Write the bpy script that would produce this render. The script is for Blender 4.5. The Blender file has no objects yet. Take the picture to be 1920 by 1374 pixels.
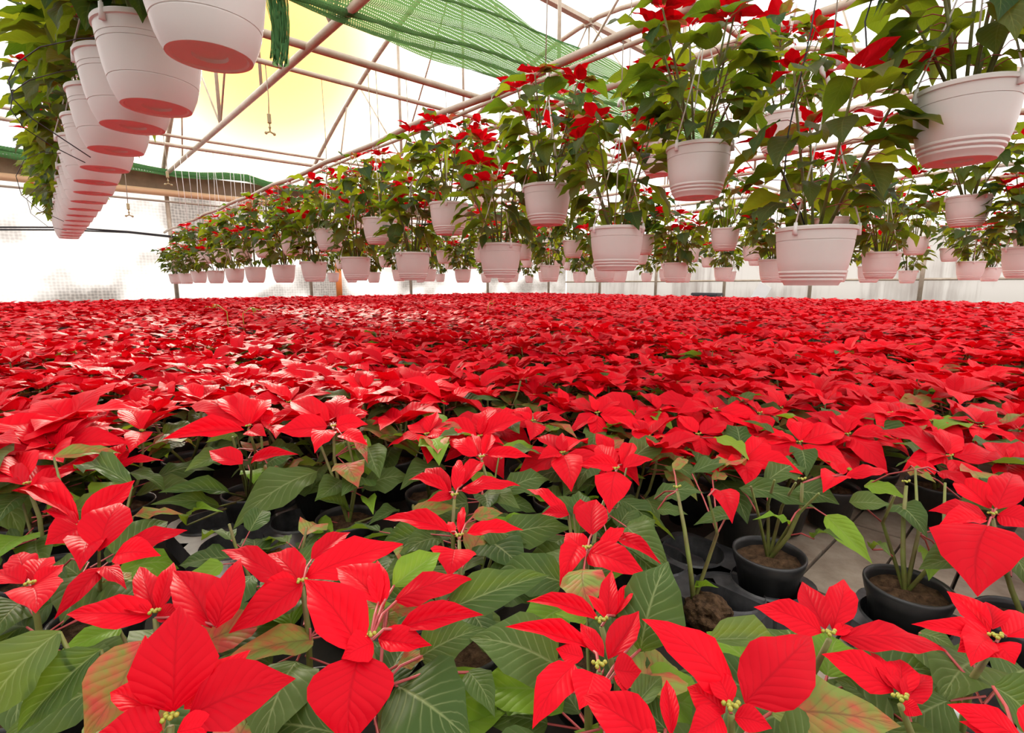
import bpy, bmesh, math, random
import numpy as np
from mathutils import Vector, Matrix

# ------------------------------------------------------------------ camera
# world axes: X runs along the greenhouse (ridge), Y runs across it, eye at z = EYE
EYE = 0.67
FPX = 950.0
PITCH = math.atan(157.0 / FPX)
FWD = Vector((0.673, 0.740, 0)).normalized()
RIGHT = Vector((FWD.y, -FWD.x, 0))
UPV = Vector((0, 0, 1))
CF = FWD * math.cos(PITCH) - UPV * math.sin(PITCH)
CU = FWD * math.sin(PITCH) + UPV * math.cos(PITCH)
CAM = Vector((0, 0, EYE))
scene = bpy.context.scene
C = scene.collection
cd = bpy.data.cameras.new('camera'); cam = bpy.data.objects.new('camera', cd); C.objects.link(cam)
cd.sensor_width = 36; cd.lens = FPX / 1920 * 36; cd.clip_start = 0.02; cd.clip_end = 200
M = Matrix((RIGHT, CU, -CF)).transposed().to_4x4(); M.translation = CAM
cam.matrix_world = M
scene.camera = cam

# ------------------------------------------------------------------ light
SUN_DIR = (RIGHT * -0.50 + CF + CU * 0.66).normalized()      # low sun beyond the film, upper left
w = bpy.data.worlds.new('sky'); scene.world = w; w.use_nodes = True
nt = w.node_tree; nt.nodes.clear()
out = nt.nodes.new('ShaderNodeOutputWorld'); bg = nt.nodes.new('ShaderNodeBackground')
tc = nt.nodes.new('ShaderNodeTexCoord')
dot = nt.nodes.new('ShaderNodeVectorMath'); dot.operation = 'DOT_PRODUCT'
nrm = nt.nodes.new('ShaderNodeVectorMath'); nrm.operation = 'NORMALIZE'
nt.links.new(tc.outputs['Generated'], nrm.inputs[0]); nt.links.new(nrm.outputs[0], dot.inputs[0])
dot.inputs[1].default_value = SUN_DIR
ramp = nt.nodes.new('ShaderNodeValToRGB')
nt.links.new(dot.outputs['Value'], ramp.inputs[0])
SKYW = (0.98, 0.96, 0.93, 1)
e = ramp.color_ramp.elements
e[0].position = 0.955; e[0].color = SKYW
e[1].position = 0.999; e[1].color = (1.6, 0.46, 0.04, 1)
m_ = e.new(0.982); m_.color = (1.0, 0.84, 0.52, 1)
m_ = e.new(0.992); m_.color = (1.15, 0.56, 0.14, 1)
sepz = nt.nodes.new('ShaderNodeSeparateXYZ'); nt.links.new(nrm.outputs[0], sepz.inputs[0])
hz = nt.nodes.new('ShaderNodeMapRange'); hz.inputs[1].default_value = -0.03; hz.inputs[2].default_value = 0.0
nt.links.new(sepz.outputs['Z'], hz.inputs[0])
gm = nt.nodes.new('ShaderNodeMix'); gm.data_type = 'RGBA'; gm.inputs[6].default_value = (0.26, 0.24, 0.21, 1)     # ground outside
nt.links.new(hz.outputs[0], gm.inputs[0]); nt.links.new(ramp.outputs[0], gm.inputs[7])
nt.links.new(gm.outputs[2], bg.inputs[0]); bg.inputs[1].default_value = 1.22
nt.links.new(bg.outputs[0], out.inputs[0])
sl = bpy.data.lights.new('sun', 'SUN'); sl.energy = 2.6; sl.color = (1.0, 0.91, 0.76); sl.angle = math.radians(14)
so = bpy.data.objects.new('sun', sl); C.objects.link(so)
so.rotation_euler = SUN_DIR.to_track_quat('Z', 'Y').to_euler(); so.location = SUN_DIR * 30
vs = scene.view_settings
vs.view_transform = 'Standard'; vs.look = 'None'; vs.gamma = 1.0; vs.use_curve_mapping = False; vs.exposure = 1.0
try:
    scene.cycles.max_bounces = 6; scene.cycles.transparent_max_bounces = 12; scene.cycles.use_adaptive_sampling = True; scene.cycles.adaptive_threshold = 0.07
    scene.cycles.diffuse_bounces = 3; scene.cycles.transmission_bounces = 3; scene.cycles.glossy_bounces = 2
    scene.cycles.caustics_reflective = False; scene.cycles.caustics_refractive = False
except Exception:
    pass

# ------------------------------------------------------------------ pixel rays
def ray(px, py):
    return RIGHT * ((px - 960) / FPX) + CF + CU * (-(py - 687) / FPX)
def at_h(px, py, h):
    d = ray(px, py); return CAM + d * (h / d.z)
def at_y(px, py, y):
    d = ray(px, py); return CAM + d * (y / d.y)
def at_x(px, py, x):
    d = ray(px, py); return CAM + d * (x / d.x)
def depth(p):
    return (p - CAM).dot(CF)
def proj(p):
    v = p - CAM; z = v.dot(CF)
    if z < 0.05: return None
    return (960 + FPX * v.dot(RIGHT) / z, 687 - FPX * v.dot(CU) / z)

# ------------------------------------------------------------------ materials
def new_mat(name):
    m = bpy.data.materials.new(name); m.use_nodes = True
    n = m.node_tree; n.nodes.clear()
    o = n.nodes.new('ShaderNodeOutputMaterial')
    return m, n, o
def N(n, t, **k):
    x = n.nodes.new(t)
    for a, b in k.items():
        if a == 'inp':
            for i, v in b.items(): x.inputs[i].default_value = v
        else: setattr(x, a, b)
    return x
def math_(n, op, a, b=None, clamp=False):
    x = n.nodes.new('ShaderNodeMath'); x.operation = op; x.use_clamp = clamp
    for i, v in enumerate((a, b)):
        if v is None: continue
        if isinstance(v, (int, float)): x.inputs[i].default_value = v
        else: n.links.new(v, x.inputs[i])
    return x.outputs[0]
def mixc(n, f, a, b):
    x = n.nodes.new('ShaderNodeMix'); x.data_type = 'RGBA'
    for i, v in ((0, f), (6, a), (7, b)):
        if isinstance(v, (int, float)): x.inputs[i].default_value = v
        elif isinstance(v, tuple): x.inputs[i].default_value = v
        else: n.links.new(v, x.inputs[i])
    return x.outputs[2]
def simple(name, col, rough=0.5, noise=None, spec=0.5, metal=0.0, bump=0.0, scale=12.0, trans=0.0):
    m, n, o = new_mat(name)
    p = N(n, 'ShaderNodeBsdfPrincipled')
    p.inputs['Base Color'].default_value = (*col, 1); p.inputs['Roughness'].default_value = rough
    p.inputs['Specular IOR Level'].default_value = spec; p.inputs['Metallic'].default_value = metal
    if noise:
        tex = N(n, 'ShaderNodeTexNoise', inp={'Scale': scale, 'Detail': 6.0, 'Roughness': 0.65})
        t = N(n, 'ShaderNodeTexCoord'); n.links.new(t.outputs['Object'], tex.inputs['Vector'])
        rr = N(n, 'ShaderNodeValToRGB'); rr.color_ramp.elements[0].position = 0.35; rr.color_ramp.elements[1].position = 0.68
        n.links.new(tex.outputs['Fac'], rr.inputs[0])
        n.links.new(mixc(n, rr.outputs[0], (*col, 1), (*noise, 1)), p.inputs['Base Color'])
        if bump:
            bm_ = N(n, 'ShaderNodeBump', inp={'Strength': bump, 'Distance': 0.01})
            n.links.new(tex.outputs['Fac'], bm_.inputs['Height']); n.links.new(bm_.outputs[0], p.inputs['Normal'])
    if trans:
        tr = N(n, 'ShaderNodeBsdfTranslucent'); tr.inputs[0].default_value = (*col, 1)
        mx = N(n, 'ShaderNodeMixShader', inp={0: trans})
        n.links.new(p.outputs[0], mx.inputs[1]); n.links.new(tr.outputs[0], mx.inputs[2]); n.links.new(mx.outputs[0], o.inputs[0])
    else:
        n.links.new(p.outputs[0], o.inputs[0])
    return m

def leaf_mat(name, c_lo, c_hi, vein, t_lo, t_hi, tfac, vein_amt=0.6, mottle=None, rough=0.55, spec=0.22, edge=None):
    """leaf with midrib, arched side veins, per-leaf colour and light shining through"""
    m, n, o = new_mat(name)
    uv = N(n, 'ShaderNodeUVMap'); uv.uv_map = 'uv'
    sp = N(n, 'ShaderNodeSeparateXYZ'); n.links.new(uv.outputs[0], sp.inputs[0])
    a = math_(n, 'ABSOLUTE', math_(n, 'SUBTRACT', sp.outputs[0], 0.5))       # 0 midrib .. .5 edge
    v = sp.outputs[1]
    mid = math_(n, 'SUBTRACT', 1.0, math_(n, 'MULTIPLY', a, 34.0), clamp=True)
    ph = math_(n, 'SUBTRACT', math_(n, 'MULTIPLY', v, 9.0), math_(n, 'MULTIPLY', math_(n, 'POWER', a, 0.8), 4.6))
    tri = math_(n, 'ABSOLUTE', math_(n, 'SUBTRACT', math_(n, 'FRACT', ph), 0.5))
    side = math_(n, 'SUBTRACT', 1.0, math_(n, 'MULTIPLY', tri, 8.0), clamp=True)
    side = math_(n, 'MULTIPLY', side, math_(n, 'SUBTRACT', 1.0, math_(n, 'MULTIPLY', a, 1.7), clamp=True))
    vn = math_(n, 'MAXIMUM', mid, math_(n, 'MULTIPLY', side, 0.75))
    oi = N(n, 'ShaderNodeObjectInfo'); ge = N(n, 'ShaderNodeNewGeometry')
    rnd = math_(n, 'FRACT', math_(n, 'ADD', oi.outputs['Random'], ge.outputs['Random Per Island']))
    rnd2 = math_(n, 'FRACT', math_(n, 'MULTIPLY', rnd, 7.31))
    col = mixc(n, rnd, (*c_lo, 1), (*c_hi, 1))
    tcol = mixc(n, rnd, (*t_lo, 1), (*t_hi, 1))
    tcd = N(n, 'ShaderNodeTexCoord')
    nz = N(n, 'ShaderNodeTexNoise', noise_dimensions='4D', inp={'Scale': 5.0, 'Detail': 4.0})
    n.links.new(tcd.outputs['Object'], nz.inputs['Vector']); n.links.new(math_(n, 'MULTIPLY', rnd2, 9.0), nz.inputs['W'])
    if mottle:
        f = math_(n, 'ADD', math_(n, 'MULTIPLY', math_(n, 'SUBTRACT', nz.outputs['Fac'], 0.5), 3.6),
                  math_(n, 'ADD', math_(n, 'MULTIPLY', math_(n, 'SUBTRACT', rnd2, 0.5), 0.5), 0.42), clamp=True)
        col = mixc(n, f, col, (*mottle, 1)); tcol = mixc(n, f, tcol, (*mottle, 1))
    else:
        f = math_(n, 'MULTIPLY', nz.outputs['Fac'], 0.30)
        col = mixc(n, f, col, tuple(x * 0.72 for x in c_lo) + (1,))
    col = mixc(n, math_(n, 'MULTIPLY', vn, vein_amt), col, (*vein, 1))
    # paler underside
    back = mixc(n, 0.35, col, tuple(min(1, x * 1.25 + 0.03) for x in c_hi) + (1,))
    col = mixc(n, ge.outputs['Backfacing'], col, back)
    p = N(n, 'ShaderNodeBsdfPrincipled', inp={'Roughness': rough, 'Specular IOR Level': spec})
    n.links.new(col, p.inputs['Base Color'])
    bmp = N(n, 'ShaderNodeBump', inp={'Strength': 0.26, 'Distance': 0.005})
    n.links.new(math_(n, 'SUBTRACT', math_(n, 'ADD', math_(n, 'MULTIPLY', nz.outputs['Fac'], 0.5), math_(n, 'MULTIPLY', math_(n, 'SUBTRACT', 0.5, math_(n, 'POWER', math_(n, 'SUBTRACT', 0.5, tri), 2.0)), 2.0)), math_(n, 'MULTIPLY', mid, 0.6)), bmp.inputs['Height'])
    n.links.new(bmp.outputs[0], p.inputs['Normal'])
    tr = N(n, 'ShaderNodeBsdfTranslucent'); n.links.new(tcol, tr.inputs[0])
    mx = N(n, 'ShaderNodeMixShader', inp={0: tfac})
    n.links.new(p.outputs[0], mx.inputs[1]); n.links.new(tr.outputs[0], mx.inputs[2]); n.links.new(mx.outputs[0], o.inputs[0])
    return m

MAT = {}
MAT['r'] = leaf_mat('bract_red', (0.50, 0.0006, 0.010), (0.84, 0.0022, 0.015), (0.24, 0.0004, 0.006), (0.76, 0.0006, 0.006), (0.92, 0.002, 0.008), 0.20, 0.42, rough=0.48, spec=0.09)
MAT['g'] = leaf_mat('leaf_green', (0.040, 0.082, 0.015), (0.095, 0.145, 0.030), (0.30, 0.35, 0.14), (0.20, 0.32, 0.02), (0.32, 0.42, 0.03), 0.32, 0.7)
MAT['y'] = leaf_mat('leaf_young', (0.13, 0.26, 0.012), (0.22, 0.36, 0.03), (0.35, 0.42, 0.12), (0.32, 0.48, 0.02), (0.42, 0.55, 0.03), 0.36, 0.45)
MAT['m'] = leaf_mat('leaf_turning', (0.13, 0.19, 0.035), (0.24, 0.29, 0.06), (0.13, 0.04, 0.03), (0.34, 0.30, 0.04), (0.44, 0.38, 0.05), 0.28, 0.6, mottle=(0.52, 0.07, 0.05))
MAT['h'] = leaf_mat('leaf_hanging', (0.018, 0.060, 0.018), (0.055, 0.110, 0.022), (0.22, 0.27, 0.07), (0.13, 0.24, 0.010), (0.40, 0.44, 0.015), 0.45, 0.6)
MAT['stem'] = simple('stem_skin', (0.17, 0.22, 0.04), 0.6, noise=(0.13, 0.075, 0.03), scale=14)
MAT['petiole'] = simple('petiole_red', (0.36, 0.05, 0.05), 0.5)
MAT['bead'] = simple('flower_bead', (0.28, 0.34, 0.04), 0.5, noise=(0.45, 0.30, 0.04), scale=60)
MAT['white_pot'] = simple('white_plastic', (0.86, 0.82, 0.785), 0.36, noise=(0.81, 0.765, 0.73), scale=3, trans=0.26)
MAT['black_pot'] = simple('black_plastic', (0.012, 0.012, 0.013), 0.42, noise=(0.030, 0.029, 0.030), scale=26)
MAT['tray'] = simple('tray_plastic', (0.016, 0.016, 0.018), 0.36, noise=(0.075, 0.073, 0.076), scale=18)
MAT['soil'] = simple('potting_soil', (0.030, 0.017, 0.010), 0.95, noise=(0.13, 0.075, 0.04), bump=1.0, scale=70, spec=0.1)
MAT['pipe'] = simple('galvanised_pipe', (0.50, 0.42, 0.33), 0.5, noise=(0.38, 0.29, 0.21), scale=6, metal=0.15)
MAT['strap'] = simple('white_hanger', (0.82, 0.80, 0.78), 0.4)
MAT['wire'] = simple('thin_wire', (0.30, 0.24, 0.18), 0.5)
MAT['black_tube'] = simple('black_tube', (0.015, 0.014, 0.016), 0.5)
MAT['wood'] = simple('weathered_board', (0.40, 0.34, 0.265), 0.85, noise=(0.22, 0.17, 0.125), scale=9, bump=0.4)
MAT['earth'] = simple('dark_ground', (0.055, 0.045, 0.036), 0.95, noise=(0.02, 0.016, 0.012), scale=4)
MAT['eave'] = simple('eave_timber', (0.24, 0.15, 0.09), 0.7, noise=(0.16, 0.10, 0.06), scale=3)
MAT['roller'] = simple('roller_tube', (0.60, 0.36, 0.20), 0.5)
MAT['orange'] = simple('orange_post', (0.75, 0.22, 0.05), 0.5)
MAT['spring'] = simple('sprinkler_plastic', (0.36, 0.28, 0.14), 0.5)
MAT['crate'] = simple('dark_crate', (0.05, 0.05, 0.06), 0.5)
MAT['bright_patch'] = simple('bright_patch_white', (0.85, 0.85, 0.85), 0.6)
MAT['hose'] = simple('pale_hose', (0.62, 0.66, 0.64), 0.35)

def film_mat(name, kind):
    m, n, o = new_mat(name)
    tcx = N(n, 'ShaderNodeTexCoord')
    tr = N(n, 'ShaderNodeBsdfTranslucent'); df = N(n, 'ShaderNodeBsdfDiffuse'); tp = N(n, 'ShaderNodeBsdfTransparent')
    mx = N(n, 'ShaderNodeMixShader'); m2 = N(n, 'ShaderNodeMixShader')
    if kind == 'roof':
        tr.inputs[0].default_value = (0.93, 0.92, 0.90, 1); df.inputs[0].default_value = (0.9, 0.9, 0.9, 1)
        mx.inputs[0].default_value = 0.12; m2.inputs[0].default_value = 0.88
    elif kind == 'bubble':
        vor = N(n, 'ShaderNodeTexVoronoi', inp={'Scale': 15.0, 'Randomness': 0.25})
        n.links.new(tcx.outputs['Object'], vor.inputs['Vector'])
        cells = math_(n, 'MULTIPLY', math_(n, 'SUBTRACT', 0.62, vor.outputs['Distance']), 2.2, clamp=True)
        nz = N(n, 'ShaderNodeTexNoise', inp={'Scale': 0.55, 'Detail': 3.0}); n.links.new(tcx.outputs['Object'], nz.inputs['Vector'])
        st = math_(n, 'MULTIPLY', math_(n, 'SUBTRACT', nz.outputs['Fac'], 0.515), 9.0, clamp=True)      # grey shadow of trees outside, painted into the bubble film colour
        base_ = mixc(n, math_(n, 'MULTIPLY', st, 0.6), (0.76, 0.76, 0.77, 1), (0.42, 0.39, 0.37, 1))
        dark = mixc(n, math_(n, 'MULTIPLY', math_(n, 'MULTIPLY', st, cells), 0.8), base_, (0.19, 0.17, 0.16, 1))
        col = mixc(n, math_(n, 'MULTIPLY', cells, 0.35), dark, (0.58, 0.58, 0.585, 1))
        n.links.new(col, tr.inputs[0]); n.links.new(col, df.inputs[0])
        mx.inputs[0].default_value = 0.20; m2.inputs[0].default_value = 0.22
        n.links.new(col, tp.inputs[0])
    else:
        mp = N(n, 'ShaderNodeMapping'); mp.inputs['Scale'].default_value = (1, 3.0, 0.22)
        n.links.new(tcx.outputs['Object'], mp.inputs[0])
        nz = N(n, 'ShaderNodeTexNoise', inp={'Scale': 2.2, 'Detail': 6.0, 'Roughness': 0.7}); n.links.new(mp.outputs[0], nz.inputs['Vector'])
        n2 = N(n, 'ShaderNodeTexNoise', inp={'Scale': 0.6, 'Detail': 3.0}); n.links.new(tcx.outputs['Object'], n2.inputs['Vector'])
        f = math_(n, 'ADD', math_(n, 'MULTIPLY', math_(n, 'SUBTRACT', nz.outputs['Fac'], 0.45), 1.6), math_(n, 'MULTIPLY', math_(n, 'SUBTRACT', n2.outputs['Fac'], 0.5), 1.5), clamp=True)
        col = mixc(n, f, (0.72, 0.705, 0.69, 1), (0.36, 0.315, 0.295, 1))
        n.links.new(col, tr.inputs[0]); n.links.new(col, df.inputs[0]); n.links.new(col, tp.inputs[0])
        mx.inputs[0].default_value = 0.25; m2.inputs[0].default_value = 0.35
    n.links.new(tr.outputs[0], mx.inputs[1]); n.links.new(df.outputs[0], mx.inputs[2])
    n.links.new(mx.outputs[0], m2.inputs[1]); n.links.new(tp.outputs[0], m2.inputs[2])
    n.links.new(m2.outputs[0], o.inputs[0])
    return m
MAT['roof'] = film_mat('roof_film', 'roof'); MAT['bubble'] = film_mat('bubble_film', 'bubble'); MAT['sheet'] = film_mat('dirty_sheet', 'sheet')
def net_mat():
    m, n, o = new_mat('green_shade_net')
    t = N(n, 'ShaderNodeUVMap'); t.uv_map = 'uv'
    sp = N(n, 'ShaderNodeSeparateXYZ'); n.links.new(t.outputs[0], sp.inputs[0])
    a = math_(n, 'ABSOLUTE', math_(n, 'SUBTRACT', math_(n, 'FRACT', math_(n, 'MULTIPLY', sp.outputs[0], 60.0)), 0.5))
    b = math_(n, 'ABSOLUTE', math_(n, 'SUBTRACT', math_(n, 'FRACT', math_(n, 'MULTIPLY', sp.outputs[1], 400.0)), 0.5))
    hole = math_(n, 'MULTIPLY', math_(n, 'LESS_THAN', a, 0.13), math_(n, 'LESS_THAN', b, 0.20))
    d = N(n, 'ShaderNodeBsdfDiffuse'); d.inputs[0].default_value = (0.075, 0.19, 0.07, 1)
    tl = N(n, 'ShaderNodeBsdfTranslucent'); tl.inputs[0].default_value = (0.13, 0.25, 0.08, 1)
    mx = N(n, 'ShaderNodeMixShader', inp={0: 0.5}); n.links.new(d.outputs[0], mx.inputs[1]); n.links.new(tl.outputs[0], mx.inputs[2])
    tp = N(n, 'ShaderNodeBsdfTransparent'); m2 = N(n, 'ShaderNodeMixShader'); n.links.new(hole, m2.inputs[0])
    n.links.new(mx.outputs[0], m2.inputs[1]); n.links.new(tp.outputs[0], m2.inputs[2]); n.links.new(m2.outputs[0], o.inputs[0])
    return m
MAT['net'] = net_mat()

# ------------------------------------------------------------------ mesh helpers
ROOTM = {}
def link(o, parent=None, mat4=None):
    C.objects.link(o)
    if parent is not None: o.parent = parent
    if mat4 is not None: o.matrix_basis = mat4
    return o
def mesh_from(name, verts, faces, mat, smooth=True, uvs=None):
    me = bpy.data.meshes.new(name)
    me.from_pydata([tuple(v) for v in verts], [], faces)
    if uvs is not None:
        ul = me.uv_layers.new(name='uv')
        idx = np.zeros(len(me.loops), dtype=np.int32); me.loops.foreach_get('vertex_index', idx)
        ul.data.foreach_set('uv', np.asarray(uvs, dtype=np.float32)[idx].ravel())
    for m in (mat if isinstance(mat, (list, tuple)) else [mat]): me.materials.append(m)
    if smooth: me.polygons.foreach_set('use_smooth', [True] * len(me.polygons))
    me.update(); return me
class MB:
    def __init__(s): s.v = []; s.f = []; s.m = 0; s.fm = []
    def add(s, v, f):
        s.fm += [s.m] * len(f)
        k = len(s.v); s.v += [Vector(x) for x in v]; s.f += [tuple(i + k for i in q) for q in f]
    def tube(s, pts, r, seg=6, caps=True):
        pts = [Vector(p) for p in pts]; n = len(pts)
        rs = r if isinstance(r, (list, tuple)) else [r] * n
        vs_ = []; prev = None
        for i, p in enumerate(pts):
            t = (pts[min(i + 1, n - 1)] - pts[max(i - 1, 0)])
            t = t.normalized() if t.length > 1e-9 else Vector((0, 0, 1))
            if prev is None:
                a = t.cross(Vector((0, 0, 1)) if abs(t.z) < 0.9 else Vector((1, 0, 0))).normalized()
            else:
                a = (prev - t * prev.dot(t))
                a = a.normalized() if a.length > 1e-6 else t.orthogonal().normalized()
            prev = a; b = t.cross(a)
            for k in range(seg):
                an = 2 * math.pi * k / seg
                vs_.append(p + (a * math.cos(an) + b * math.sin(an)) * rs[i])
        fs = []
        for i in range(n - 1):
            for k in range(seg):
                k2 = (k + 1) % seg
                fs.append((i * seg + k, i * seg + k2, (i + 1) * seg + k2, (i + 1) * seg + k))
        if caps:
            fs.append(tuple(range(seg - 1, -1, -1))); fs.append(tuple((n - 1) * seg + k for k in range(seg)))
        s.add(vs_, fs)
    def box(s, lo, hi):
        x0, y0, z0 = lo; x1, y1, z1 = hi
        s.add([(x0, y0, z0), (x1, y0, z0), (x1, y1, z0), (x0, y1, z0), (x0, y0, z1), (x1, y0, z1), (x1, y1, z1), (x0, y1, z1)],
              [(0, 3, 2, 1), (4, 5, 6, 7), (0, 1, 5, 4), (1, 2, 6, 5), (2, 3, 7, 6), (3, 0, 4, 7)])
    def lathe(s, prof, seg=32, c=(0, 0, 0)):
        vs_ = []; fs = []; n = len(prof)
        for r, z in prof:
            for k in range(seg):
                an = 2 * math.pi * k / seg; vs_.append((c[0] + r * math.cos(an), c[1] + r * math.sin(an), c[2] + z))
        for i in range(n - 1):
            for k in range(seg):
                k2 = (k + 1) % seg
                fs.append((i * seg + k, i * seg + k2, (i + 1) * seg + k2, (i + 1) * seg + k))
        s.add(vs_, fs)
    def ball(s, c, r, seg=8, rings=5):
        s.lathe([(max(1e-4, r * math.sin(math.pi * i / rings)), -r * math.cos(math.pi * i / rings)) for i in range(rings + 1)], seg, c)
    def mesh(s, name, mat, smooth=True):
        me = mesh_from(name, s.v, s.f, mat, smooth)
        if any(s.fm): me.polygons.foreach_set('material_index', s.fm)
        return me
def obj(name, me, parent=None, mat4=None): return link(bpy.data.objects.new(name, me), parent, mat4)
def tag(o, label=None, cat=None, group=None, kind=None):
    for k, v in (('label', label), ('category', cat), ('group', group), ('kind', kind)):
        if v: o[k] = v
    return o
def empty(name, loc=(0, 0, 0)):
    o = bpy.data.objects.new(name, None); o.empty_display_size = 0.05; o.matrix_basis = Matrix.Translation(loc); C.objects.link(o); return o
def T(v): return Matrix.Translation(v)
KIDS = {}
def part(name, me, root, parent=None, mat4=None, rel=None):
    """child of root (or of a part of it); mat4 is in the root's space, rel = matrix of that part in root space"""
    p = parent or root
    m = mat4 if mat4 is not None else Matrix()
    if rel is not None: m = rel.inverted() @ m
    o = obj(name, me, p, m); KIDS.setdefault(p, []).append(o); return o
def copy_tree(o, parent=None):
    c = o.copy(); C.objects.link(c)
    if parent is not None: c.parent = parent
    for k in KIDS.get(o, ()): copy_tree(k, c)
    return c
ORD = ['nearest', 'second', 'third', 'fourth', 'fifth', 'sixth', 'seventh', 'eighth', 'ninth', 'tenth', 'eleventh', 'twelfth', 'thirteenth', 'fourteenth', 'fifteenth', 'sixteenth', 'seventeenth', 'eighteenth', 'nineteenth', 'twentieth']

# ------------------------------------------------------------------ leaves
PROF = [(0, 0.0), (0.05, 0.30), (0.13, 0.66), (0.25, 0.93), (0.38, 1.0), (0.52, 0.92), (0.66, 0.70), (0.79, 0.43), (0.89, 0.21), (0.96, 0.08), (1.0, 0.0)]
HEART = [(0, 0.12), (0.03, 0.55), (0.11, 0.88), (0.24, 1.0), (0.38, 0.97), (0.52, 0.84), (0.66, 0.63), (0.79, 0.39), (0.89, 0.19), (0.96, 0.07), (1.0, 0.0)]
def interp(tab, u):
    for (a, x), (b, y) in zip(tab, tab[1:]):
        if u <= b: return x + (y - x) * (u - a) / (b - a)
    return 0.0
def leaf_arrays(seed, W=0.5, arch=0.12, fold=0.2, wave=0.03, lobes=0.0, nu=10, nv=6, heart=False, curl=0.0):
    """unit leaf: base at the origin, tip at y=1, upper side +z"""
    rg = random.Random(seed); tab = HEART if heart else PROF
    us = [tab[int(round(i * (len(tab) - 1) / nu))][0] if nu != 10 else tab[i][0] for i in range(nu + 1)]
    p1, p2 = rg.uniform(0, 6.28), rg.uniform(0, 6.28); sk = rg.uniform(-0.05, 0.05)
    V = []; F = []; U = []
    for i, u in enumerate(us):
        hw = interp(tab, u) * W * 0.5
        for j in range(nv + 1):
            s = j / nv * 2 - 1
            k = 1.0
            if lobes and abs(s) > 0.9:
                for c, a in ((0.38 + 0.05 * math.sin(p1 + s), 1.0), (0.66 + 0.04 * math.sin(p2 - s), 0.8)):
                    k += lobes * a * max(0, 1 - abs(u - c) / 0.10)
            x = s * hw * k + sk * math.sin(math.pi * u)
            z = arch * 4 * u * (1 - u) + fold * abs(s) * hw * 2 * (1 - 0.5 * abs(s))
            z += wave * abs(s) ** 1.5 * math.sin(u * 13 + (p1 if s > 0 else p2)) * (hw / (W * 0.5 + 1e-6))
            z += curl * (u ** 3 - u)
            V.append((x, u, z)); U.append((j / nv, u))
    for i in range(nu):
        for j in range(nv):
            a = i * (nv + 1) + j; F.append((a, a + 1, a + nv + 2, a + nv + 1))
    return V, F, U
LEAF = {}
def leaf_set(key, mat, specs, **kw):
    LEAF[key] = []
    for i, sp in enumerate(specs):
        q = dict(sp); q.update(kw); V, F, U = leaf_arrays(hash(key) % 1 + i * 7 + ord(key[0]) * 13, **q)
        LEAF[key].append((mesh_from({'r': 'bract', 'g': 'leaf', 'y': 'leaf', 'm': 'leaf', 'h': 'leaf', 'H': 'bract'}.get(key[0], 'leaf'), V, F, mat, True, U), q.get('W', 0.5)))
sb = [dict(W=0.50, arch=0.06, fold=0.39, wave=0.027), dict(W=0.56, arch=0.10, fold=0.27, wave=0.041), dict(W=0.46, arch=0.14, fold=0.45, wave=0.027, lobes=0.10),
      dict(W=0.60, arch=0.09, fold=0.21, wave=0.041, heart=True), dict(W=0.52, arch=0.16, fold=-0.09, wave=0.054), dict(W=0.50, arch=0.04, fold=0.51, wave=0.027, lobes=0.14), dict(W=0.55, arch=0.12, fold=0.14, wave=0.054)]
sg = [dict(W=0.56, arch=0.08, fold=0.30, wave=0.041, lobes=0.10), dict(W=0.60, arch=0.14, fold=0.15, wave=0.068, lobes=0.16), dict(W=0.64, arch=0.10, fold=0.24, wave=0.054, heart=True),
      dict(W=0.52, arch=0.18, fold=-0.03, wave=0.081, lobes=0.12), dict(W=0.58, arch=0.06, fold=0.42, wave=0.041), dict(W=0.62, arch=0.15, fold=0.21, wave=0.068, heart=True, lobes=0.08)]
leaf_set('r', MAT['r'], sb); leaf_set('g', MAT['g'], sg); leaf_set('y', MAT['y'], sg[:4]); leaf_set('m', MAT['m'], sg[:5])
leaf_set('h', MAT['h'], sg)
CNT = [0]
def leaf_matrix(base, tip, width, W, normal, roll=0.0):
    ax = tip - base; L = ax.length; ax = ax / L
    n = normal - ax * normal.dot(ax)
    n = n.normalized() if n.length > 1e-5 else ax.orthogonal().normalized()
    s = ax.cross(n)
    if roll:
        q = Matrix.Rotation(roll, 3, ax); n = q @ n; s = q @ s
    k = width / (W)
    m = Matrix(((s.x * k, ax.x * L, n.x * L), (s.y * k, ax.y * L, n.y * L), (s.z * k, ax.z * L, n.z * L))).to_4x4()
    m.translation = base; return m
def add_leaf(kind, base, tip, width, normal, root, parent, rel, rg, roll=0.0, name=None, variant=None):
    st = LEAF[kind]; me, W = st[variant if variant is not None else rg.randrange(len(st))]
    return part(name or ('bract' if kind == 'r' else 'leaf'), me, root, parent, leaf_matrix(base, tip, width, W, normal, roll), rel)

# ------------------------------------------------------------------ structure: floor, walls, roof
XN, XF = -3.2, 16.2          # along the ridge
Y0, Y1 = -0.4, 14.4           # one bay
EAVE, APEX = EYE + 2.60, EYE + 5.2
def roof_z(y):
    mid = (Y0 + Y1) / 2; half = (Y1 - Y0) / 2
    yy = y if y >= Y0 else Y0 + (Y0 - y)
    return APEX - (APEX - EAVE) * min(1.0, abs(yy - mid) / half) ** 1.6
b = MB(); b.box((-4, -15, -0.12), (17, 15, -0.03)); fl = obj('floor', b.mesh('floor', MAT['earth'], False)); tag(fl, 'dark earth floor under the flower bed', 'floor', kind='structure')
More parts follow.
